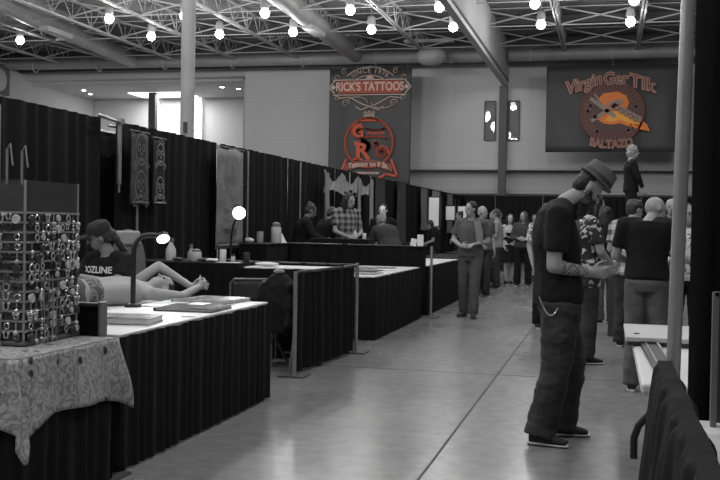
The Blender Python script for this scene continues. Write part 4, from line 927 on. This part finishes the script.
J = pose(wrR=(.2, .1, .9))
person('person', 'person in white flowered top half hidden behind the fedora man', (-.80, 13.6, 0), PI+.2, J, shirt=M_spots2, pants=M_tee, hair='long', build=1.0, hem=.18, height=.97)
crowd = [(-3.15, 26.3, .3, .98, 'far person in black behind the right edge of the bright boards', M_tee, 'short', M_hair), (-2.9, 26.0, 2.6, 1.0, 'far dark haired person left of the girl in the white blouse', M_grey_cloth, 'short', M_hair), (-3.1, 29.5, 3.1, 1.03, 'far person in dark shirt among the back of the crowd', M_tee, 'short', M_hair_mid),
         (-2.2, 31, 3.3, 1.0, 'farthest person visible between the girl and the fedora man', M_tee, 'long', M_hair), (-1.55, 27, 2.9, 1.0, 'far person in grey right of the dark sweater person', M_grey_cloth, 'short', M_hair_mid), (-3.9, 27, 2.0, 1.0, 'far person in black by the left booth displays', M_tee, 'bun', M_hair)]
for x, y, rz, h, l, s_, hs, hm in crowd: person('person', l, (x, y, 0), rz, pose(wrR=(.18, .15, .95), wrL=(-.17, .2, 1.0)), shirt=s_, pants=M_jean, hair=hs, hairm=hm, vox=.018, height=h, crink=0)

# ---- right hand group
J = pose(neck=(0, .06, 1.41), head=(.05, .15, 1.52), hup=(.05, .35, .93), hf=(.9, .6, -.35), chest=(0, .02, 1.26), elR=(.25, .08, 1.14), elL=(-.26, .02, 1.13), wrR=(.16, .32, 1.07), wrL=(-.12, .3, 1.05), hdR=(-.3, 1, 0), pnR=(-.3, 0, -1), sdR=(-1, 0, 0), pnL=(0, 0, -1), sdL=(1, 0, 0))
person('person', 'bald man in black tee and jeans seen from behind at the right table', (.32, 8.7, 0), -.12, J, shirt=M_tee, pants=M_jean_mid, hair=None, build=.98, height=1.0, hem=-.05, skin=M_skin)
J = pose(head=(.02, .08, 1.58), hup=(0, .25, 1), hf=(.7, .7, -.3), wrR=(.1, .25, 1.0), wrL=(-.1, .25, 1.0))
p_, a, b, c, d = person('person', 'person in dark cap and light plaid shirt left of the bald man', (.26, 11.9, 0), -.2, J, shirt=M_plaid2, sleeve='short', pants=M_jean, hair='short', hairm=M_hair, build=1.1, height=.99, hem=.06)
cap_hat(p_, a, b, c, d, M_darkgrey)
J = pose(head=(0, .1, 1.58), hup=(0, .3, 1), hf=(.2, .9, -.4), elR=(.24, .05, 1.13), elL=(-.25, .08, 1.12), wrR=(.1, .25, .98), wrL=(-.1, .27, 1.0), hdL=(.5, .9, -.2))
person('person', 'long haired person in black and white print shirt beyond the fedora man', (-.22, 10.3, 0), -1.1, J, shirt=M_spots, sleeve='short', pants=M_jean, hair='long', hairm=M_hair, build=1.08, height=1.0, hem=.12)
J = pose(head=(0, .06, 1.59), hf=(-.8, .6, -.2), elR=(.25, .05, 1.14), elL=(-.25, .06, 1.14), wrR=(.12, .28, 1.1), wrL=(-.1, .3, 1.12))
person('person', 'person in grey print top half hidden behind the bright right pole', (.78, 10.6, 0), PI-.3, J, shirt=M_spots2, sleeve='long', pants=M_tee, hair='short', hairm=M_hair, build=.95, height=.95)
J = pose()
person('person', 'dark clothed person standing behind the plaid shirt at far right', (-.02, 14.6, 0), .4, J, shirt=M_tee, pants=M_jean_mid, hair='long', hairm=M_hair, height=.96)
person('person', 'dark haired person far behind between bald man and pole', (.93, 16.0, 0), PI, pose(), shirt=M_tee, pants=M_jean, hair='short', hairm=M_hair_grey, height=1.05)
# mannequin on its stand
J = pose(head=(0, .02, 1.60), elR=(.24, .06, 1.16), wrR=(.2, .16, .96), elL=(-.23, .03, 1.14), wrL=(-.2, .16, .96))
mq, H3, u3, f3, r3 = person('costumed_mannequin', 'small mannequin with pale curly wig and dark coat raised above the crowd', (.27, 13.2, 1.18), -PI/2+.2, J, shirt=M_tee, sleeve='long', pants=M_tee, hair='curly', hairm=M_hair_grey, height=.72, build=.85, ex=.01, cat='mannequin', skin=M_skin_pale)
t = thing('display_plinth', 'dark plinth under the raised mannequin behind the crowd', 'plinth', (.27, 13.2, 0))
MB().box((0, 0, .58), (.5, .5, 1.16)).build('column', M_darkgrey, t, smooth=False); MB().box((0, 0, 1.17), (.56, .56, .02)).build('top_board', M_blackmetal, t, smooth=False)

# ---- tattooist, client and the people in the booths
J = pose(pelvis=(0, 0, .50), chest=(0, .05, .83), neck=(0, .09, 1.02), head=(.04, .15, 1.17), hup=(.05, .35, .93), hf=(.75, .62, -.32), shR=(.18, .08, .97), shL=(-.18, .08, .97), elR=(.24, .2, .78), elL=(-.22, .26, .80), wrR=(.16, .42, .86), wrL=(-.02, .46, .86),
         hipR=(.1, .02, .47), hipL=(-.1, .02, .47), knR=(.16, .40, .48), knL=(-.16, .40, .48), anR=(.17, .38, .085), anL=(-.17, .38, .085), pnR=(0, 0, -1), pnL=(0, 0, -1), sdR=(-1, 0, 0), sdL=(1, 0, 0))
ta, H4, u4, f4, r4 = person('person', 'seated tattooist in dark cap and black lettered tee bending over the client', (-3.93, 7.5, .05), PI-.2, J, shirt=M_tee, pants=M_jean, hair='pony', hairm=M_hair_mid, skin=M_skin, build=1.1, shirt_name='t_shirt', vox=.01)
cap_hat(ta, H4, u4, f4, r4, mat('dark_cap_cloth', .02, .8))
flat_text('DOZLINE', .074, lambda x, y: V((-x+.03, .222-1.6*(x-.03)**2-.1*y, .905+y)), 'shirt_lettering', M_sheet, ta, 1, .03)
t = thing('stool', 'round work stool under the seated tattooist', 'stool', (-3.93, 7.5, 0))
MB().lathe((0, 0, 0), [(.18, .36), (.19, .39), (.17, .41)]).build('seat', M_darkgrey, t); MB().tube([(0, 0, .03), (0, 0, .37)], .025, 10).build('column', M_silver, t)
for k in range(5): a = k*2*PI/5; MB().tube([(0, 0, .06), (.24*math.cos(a), .24*math.sin(a), .03)], .014, 8).build('leg', M_blackmetal, t)
t = thing('office_chair', 'pale high backed chair standing behind the tattooist', 'chair', (-4.2, 8.25, 0), .3); t.scale = (.8, .9, 1)
MB().ell((0, 0, .95), (.2, 0, 0), (0, .045, 0), (0, 0, .33)).build('backrest', mat('grey_upholstery', .17, .7), t)
MB().box((0, -.03, 1.2), (.27, .07, .13)).build('headrest', mat('pale_upholstery', .4, .7), t, smooth=False, bevel=.02)
MB().box((0, -.2, .5), (.44, .42, .08)).build('seat', MC['grey_upholstery'], t, smooth=False, bevel=.03); MB().tube([(0, -.2, .05), (0, -.2, .47)], .03, 10).build('column', M_blackmetal, t)
MB().tube([(0, .02, .5), (0, .03, .8)], .02, 8).build('back_bar', M_blackmetal, t)
for k in range(5): a = k*2*PI/5; MB().tube([(0, -.2, .08), (.28*math.cos(a), -.2+.28*math.sin(a), .03)], .016, 8).build('leg', M_blackmetal, t)
# client lying along the table: local y = towards head, x = towards aisle, z up; rests at z .725
J = pose(pelvis=(0, -.95, .84), chest=(0, -.58, .85), neck=(0, -.36, .86), head=(.0, -.20, .87), hup=(0, 1, .1), hf=(.25, -.1, 1), shR=(.17, -.40, .83), shL=(-.17, -.40, .86), elR=(.22, -.14, .80), wrR=(.1, .10, .86), elL=(-.15, -.13, 1.03), wrL=(.02, .08, .86),
         hipR=(.09, -1.0, .83), hipL=(-.09, -1.0, .83), knR=(.12, -1.42, .83), knL=(-.12, -1.42, .84), anR=(.12, -1.82, .83), anL=(-.12, -1.82, .83), toR=(0, -.1, 1), toL=(0, -.1, 1), hdR=(-.3, .9, .3), hdL=(.4, .8, .1), pnR=(-1, 0, 0), pnL=(1, 0, 0), sdR=(0, 0, 1), sdL=(0, 0, 1), curl=.6)
cl = thing('person', 'bare chested client lying on the padded table with arms behind the head', 'person', (-3.42, 7.68, -.045), -.58)
m = MB(); torso(m, J, 0, wf=1.02); Hc, uc, fc, rc = head(m, J); m.capsule(J['neck'], .055, Hc-uc*.06, .05)
for s_ in 'RL':
    m.capsule(J['neck'].lerp(J['sh'+s_], .5), .055, J['sh'+s_], .055); m.capsule(J['sh'+s_], .052, J['el'+s_], .04); m.capsule(J['el'+s_], .04, J['wr'+s_], .028); hand(m, J['wr'+s_], J['hd'+s_], J['pn'+s_], J['sd'+s_], 1, .6)
    m.capsule(J['hip'+s_], .08, J['kn'+s_], .055); m.capsule(J['kn'+s_], .055, J['an'+s_], .036); m.capsule(J['an'+s_], .035, J['an'+s_]+V((0, -.03, .12)), .025)
m.bake('body', mat('client_skin', .42, .5, var=.08, vscale=9), cl, .009, 3)
m = MB(); m.loft([(J['pelvis']+V((0, .02, 0)), V((.17, 0, 0)), V((0, 0, .12))), (J['pelvis']-V((0, .1, 0)), V((.18, 0, 0)), V((0, 0, .12)))], 18)
for s_ in 'RL': m.capsule(J['hip'+s_], .095, J['kn'+s_], .072); m.capsule(J['kn'+s_], .072, J['an'+s_], .06)
m.bake('jeans', M_jean_mid, cl, .012, 3, .007, 9)
MB().ell(Hc+uc*.04-fc*.02, rc*.08, fc*.085, uc*.08).bake('hair', M_hair, cl, .009, 2, .006, 30)
MB().ell(Hc+uc*.006+rc*.031+fc*.082, rc*.013, fc*.008, uc*.008, 8, 6).build('eye', MC['dark_eye'], cl); MB().ell(Hc+uc*.006-rc*.031+fc*.082, rc*.013, fc*.008, uc*.008, 8, 6).build('eye', MC['dark_eye'], cl)
d_ = (J['pelvis']+J['chest'])/2; MB().loft([(J['pelvis']+V((0, .16, 0)), V((.156, 0, 0)), V((0, 0, .1165))), (J['pelvis']+V((0, .04, 0)), V((.169, 0, 0)), V((0, 0, .121)))], 24, caps=False).build('side_tattoo', M_tat, cl)
# second dark person beside the tattooist
J = pose(pelvis=(0, 0, .50), chest=(0, .05, .83), neck=(0, .09, 1.0), head=(0, .15, 1.14), hup=(0, .3, 1), hf=(-.3, .8, -.3), shR=(.18, .06, .96), shL=(-.18, .06, .96), elR=(.23, .2, .76), elL=(-.22, .2, .76), wrR=(.1, .4, .8), wrL=(-.1, .4, .8),
         hipR=(.1, .02, .47), hipL=(-.1, .02, .47), knR=(.12, .42, .48), knL=(-.12, .42, .48), anR=(.12, .42, .085), anL=(-.12, .42, .085))
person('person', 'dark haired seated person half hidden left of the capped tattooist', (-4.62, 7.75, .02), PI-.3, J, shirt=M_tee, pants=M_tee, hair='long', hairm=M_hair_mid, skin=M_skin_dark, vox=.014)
tag(MB().box((-4.62, 7.75, .2), (.4, .4, .38)).build('storage_case', M_blackmetal, smooth=False, bevel=.02), 'black case serving as a seat beside the tattooist', 'case')
# dark leaning pair and plaid person behind the second divider
J = pose(chest=(0, .06, 1.25), neck=(0, .1, 1.42), head=(0, .17, 1.55), hup=(0, .4, .9), hf=(0, .8, -.6), shR=(.18, .08, 1.37), shL=(-.18, .08, 1.37), elR=(.22, .2, 1.14), elL=(-.22, .2, 1.14), wrR=(.08, .42, 1.08), wrL=(-.08, .42, 1.08))
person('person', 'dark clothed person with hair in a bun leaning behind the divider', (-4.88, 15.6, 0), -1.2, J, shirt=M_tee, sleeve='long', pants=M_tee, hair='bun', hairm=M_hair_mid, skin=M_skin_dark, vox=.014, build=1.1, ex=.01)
J = pose(chest=(0, .08, 1.24), neck=(0, .12, 1.39), head=(0, .2, 1.51), hup=(0, .4, .9), hf=(.3, .8, -.5), shR=(.18, .1, 1.34), shL=(-.18, .1, 1.34), elR=(.24, .2, 1.06), elL=(-.22, .2, 1.06), wrR=(.1, .4, 1.0), wrL=(-.08, .4, 1.0))
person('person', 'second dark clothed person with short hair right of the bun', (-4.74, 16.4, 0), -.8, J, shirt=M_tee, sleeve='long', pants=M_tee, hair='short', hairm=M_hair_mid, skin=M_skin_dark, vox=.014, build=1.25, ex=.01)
J = pose(head=(0, .06, 1.57), hup=(0, .2, 1), hf=(-.2, .9, -.35), elR=(.25, .06, 1.12), elL=(-.26, .03, 1.10), wrR=(.12, .28, 1.02), wrL=(.0, .24, 1.04), hdL=(.9, .3, 0))
person('person', 'person in dark plaid shirt with brown hair standing in the left booth', (-4.18, 15.9, 0), PI+.9, J, shirt=M_plaid, sleeve='short', pants=M_jean, hair='long', hairm=M_hair, vox=.012, build=.92, height=1.1, hem=.12)
J = pose(chest=(0, .1, 1.18), neck=(0, .2, 1.30), head=(0, .27, 1.40), hup=(0, .6, .8), hf=(0, .8, -.6), shR=(.18, .15, 1.26), shL=(-.18, .15, 1.26), elR=(.22, .3, 1.02), elL=(-.22, .3, 1.02), wrR=(.08, .45, 1.0), wrL=(-.08, .45, 1.0))
person('person', 'person with pale cropped hair in dark grey top hunched over at the swag', (-3.72, 17.2, 0), .9, J, shirt=mat('dark_grey_hoodie', .04, .85), sleeve='long', pants=M_tee, hair='short', hairm=mat('pale_short_hair', .2, .7), skin=M_skin, vox=.012, build=1.2, ex=.015)
J = pose(pelvis=(0, 0, .9), hf=(.1, 1, -.1))
p_, a, b, c, d = person('person', 'person in black with white painted face between swag tail and hunched person', (-4.10, 18.3, 0), PI+.1, J, shirt=M_tee, sleeve='long', pants=M_tee, hair='short', hairm=M_hair, skin=M_sheet, vox=.014, height=1.0)
person('person', 'person in black leaning at the far counter left of the walking man', (-3.7, 21.6, 0), PI/2, pose(head=(0, .1, 1.5), hup=(0, .4, 1), wrR=(.15, .3, 1), wrL=(-.15, .3, 1)), shirt=M_tee, pants=M_jean, hair='short', hairm=M_hair, vox=.016, height=.9)

# ------------------------------------------------------------------ right hand booth
t = thing('folding_table', 'white plastic folding table on the right side of the aisle', 'table', (.52, 5.2, 0))
MB().box((0, 0, .728), (.76, 2.15, .044)).build('tabletop', M_white, t, smooth=False, bevel=.012)
MB().box((0, 0, .695), (.66, 2.0, .03)).build('apron', M_grey, t, smooth=False)
for s_ in (-1, 1): MB().tube([(-.345, s_*.95, .0), (-.345, s_*.95, .12), (-.32, s_*.94, .20), (-.24, s_*.92, .30), (-.08, s_*.86, .45), (0, s_*.85, .70)], .022, 8).build('leg', M_blackmetal, t); MB().tube([(.30, s_*.95, .0), (.30, s_*.95, .12), (.26, s_*.93, .26), (.05, s_*.85, .48), (0, s_*.85, .70)], .02, 8).build('leg', M_blackmetal, t)
t = thing('flat_case', 'white flat case lying across the far end of the folding table', 'case', (.52, 5.78, .752))
MB().box((0, 0, .012), (.82, .72, .022)).build('base', M_darkgrey, t, smooth=False); MB().box((0, 0, .035), (.84, .74, .026)).build('lid', mat('off_white_board', .5, .5, var=.05), t, smooth=False, bevel=.006)
MB().box((-.36, -.2, .050), (.03, .03, .004)).build('latch', M_darkgrey, t, smooth=False)
t = thing('picture_frame', 'narrow dark frame with silver edge lying by the white pole', 'frame', (.235, 4.95, .752), .03)
MB().box((0, 0, .01), (.09, 1.0, .018)).build('panel', M_blackmetal, t, smooth=False); MB().box((.038, 0, .022), (.01, 1.0, .008)).box((-.02, 0, .022), (.006, 1.0, .006)).build('silver_edge', M_silver, t, smooth=False)
po = upright(.183, 3.16, 3.2, 'thick pale upright pole in the right foreground', .0215); po.children[0].data.materials[0] = mat('pale_painted_pole', .78, .45); po.rotation_euler = (0, math.radians(1.0), 0)
t = thing('pipe_and_drape', 'tall black booth curtain at the right edge of the view', 'curtain', (.275, 3.62, 0))
m = sheet((0, 0), (1.6, .15), .03, 2.6, 9, .03, 77); m.build('curtain_panel', M_black, t); MB().tube([(-.1, 0, 2.6), (1.6, .15, 2.6)], .02, 8).build('rail', M_silver, t)
t = thing('display_table', 'white topped table at the lower right corner', 'table', (.70, 2.98, 0))
MB().box((0, 0, .73), (.86, .86, .04)).build('tabletop', M_white, t, smooth=False, bevel=.006)
for i in (-1, 1):
    for j in (-1, 1): MB().tube([(i*.38, j*.36, 0), (i*.38, j*.36, .71)], .016, 8).build('leg', M_blackmetal, t)
t = thing('screen', 'dark framed panel standing at the right edge of the view', 'screen', (.34, 3.32, .752), 0)
MB().box((.24, 0, .21), (.5, .02, .40)).build('panel', M_darkgrey, t, smooth=False); MB().box((-.008, -.006, .21), (.018, .036, .42)).box((.24, -.006, .415), (.5, .036, .014)).build('frame_edge', mat('light_frame_edge', .14, .4), t, smooth=False)
MB().box((.24, 0, .006), (.3, .16, .012)).build('foot', M_blackmetal, t, smooth=False)
t = thing('glass_ashtray', 'round glass dish on the lower right table', 'dish', (.42, 3.12, .752))
MB().lathe((0, 0, 0), [(.05, 0), (.075, .02), (.08, .03), (.07, .03), (.05, .01)]).build('bowl', M_gloss, t)
# black cloth bundled over the low rail
t = thing('low_drape', 'black cloth bundled over the low rail in the right foreground', 'curtain', (.172, 2.2, 0))
MB().tube([(.0, -1.5, .93), (0, .94, .93)], .018, 10).build('rail', M_silver, t)
def bund(u, v):
    y = -1.5+2.44*u; s = v*2-1                  # -1 aisle side hem ... 0 over the rail ... 1 booth side hem
    n1 = noise.noise(V((y*2.2, s*1.2, 3))); n2 = noise.noise(V((y*6, s*2.5, 8))); k = abs(s)
    lump = .8*math.exp(-((y-.55)/.06)**2)+1.0*math.exp(-((y-.22)/.09)**2)+.6*math.exp(-((y+.2)/.1)**2)
    hw_ = .026*(1+.35*lump)
    if k < .16: a = k/.16*PI/2; x = hw_*math.sin(a); z = .945+hw_*math.cos(a)
    else:
        kk = (k-.16)/.84; x = hw_+(.062*kk**.8 if s < 0 else .01*kk); z = .945-(.80 if s < 0 else .5)*kk
    fold = .013*math.sin(y*30+(s*9)+4*n1)*min(1, k*3)+.012*n2*min(1, k*3)+.004*math.sin(y*60+s*10)
    x = max(.018, x+fold*(1 if s < 0 else .4))
    return V(((-x if s < 0 else x), y+.02*n2*k, z))
MB().grid(150, 70, bund).build('cloth', mat('black_satin_cloth', .012, .85, bump=.3, bscale=18, spec=.12), t, solid=.004)
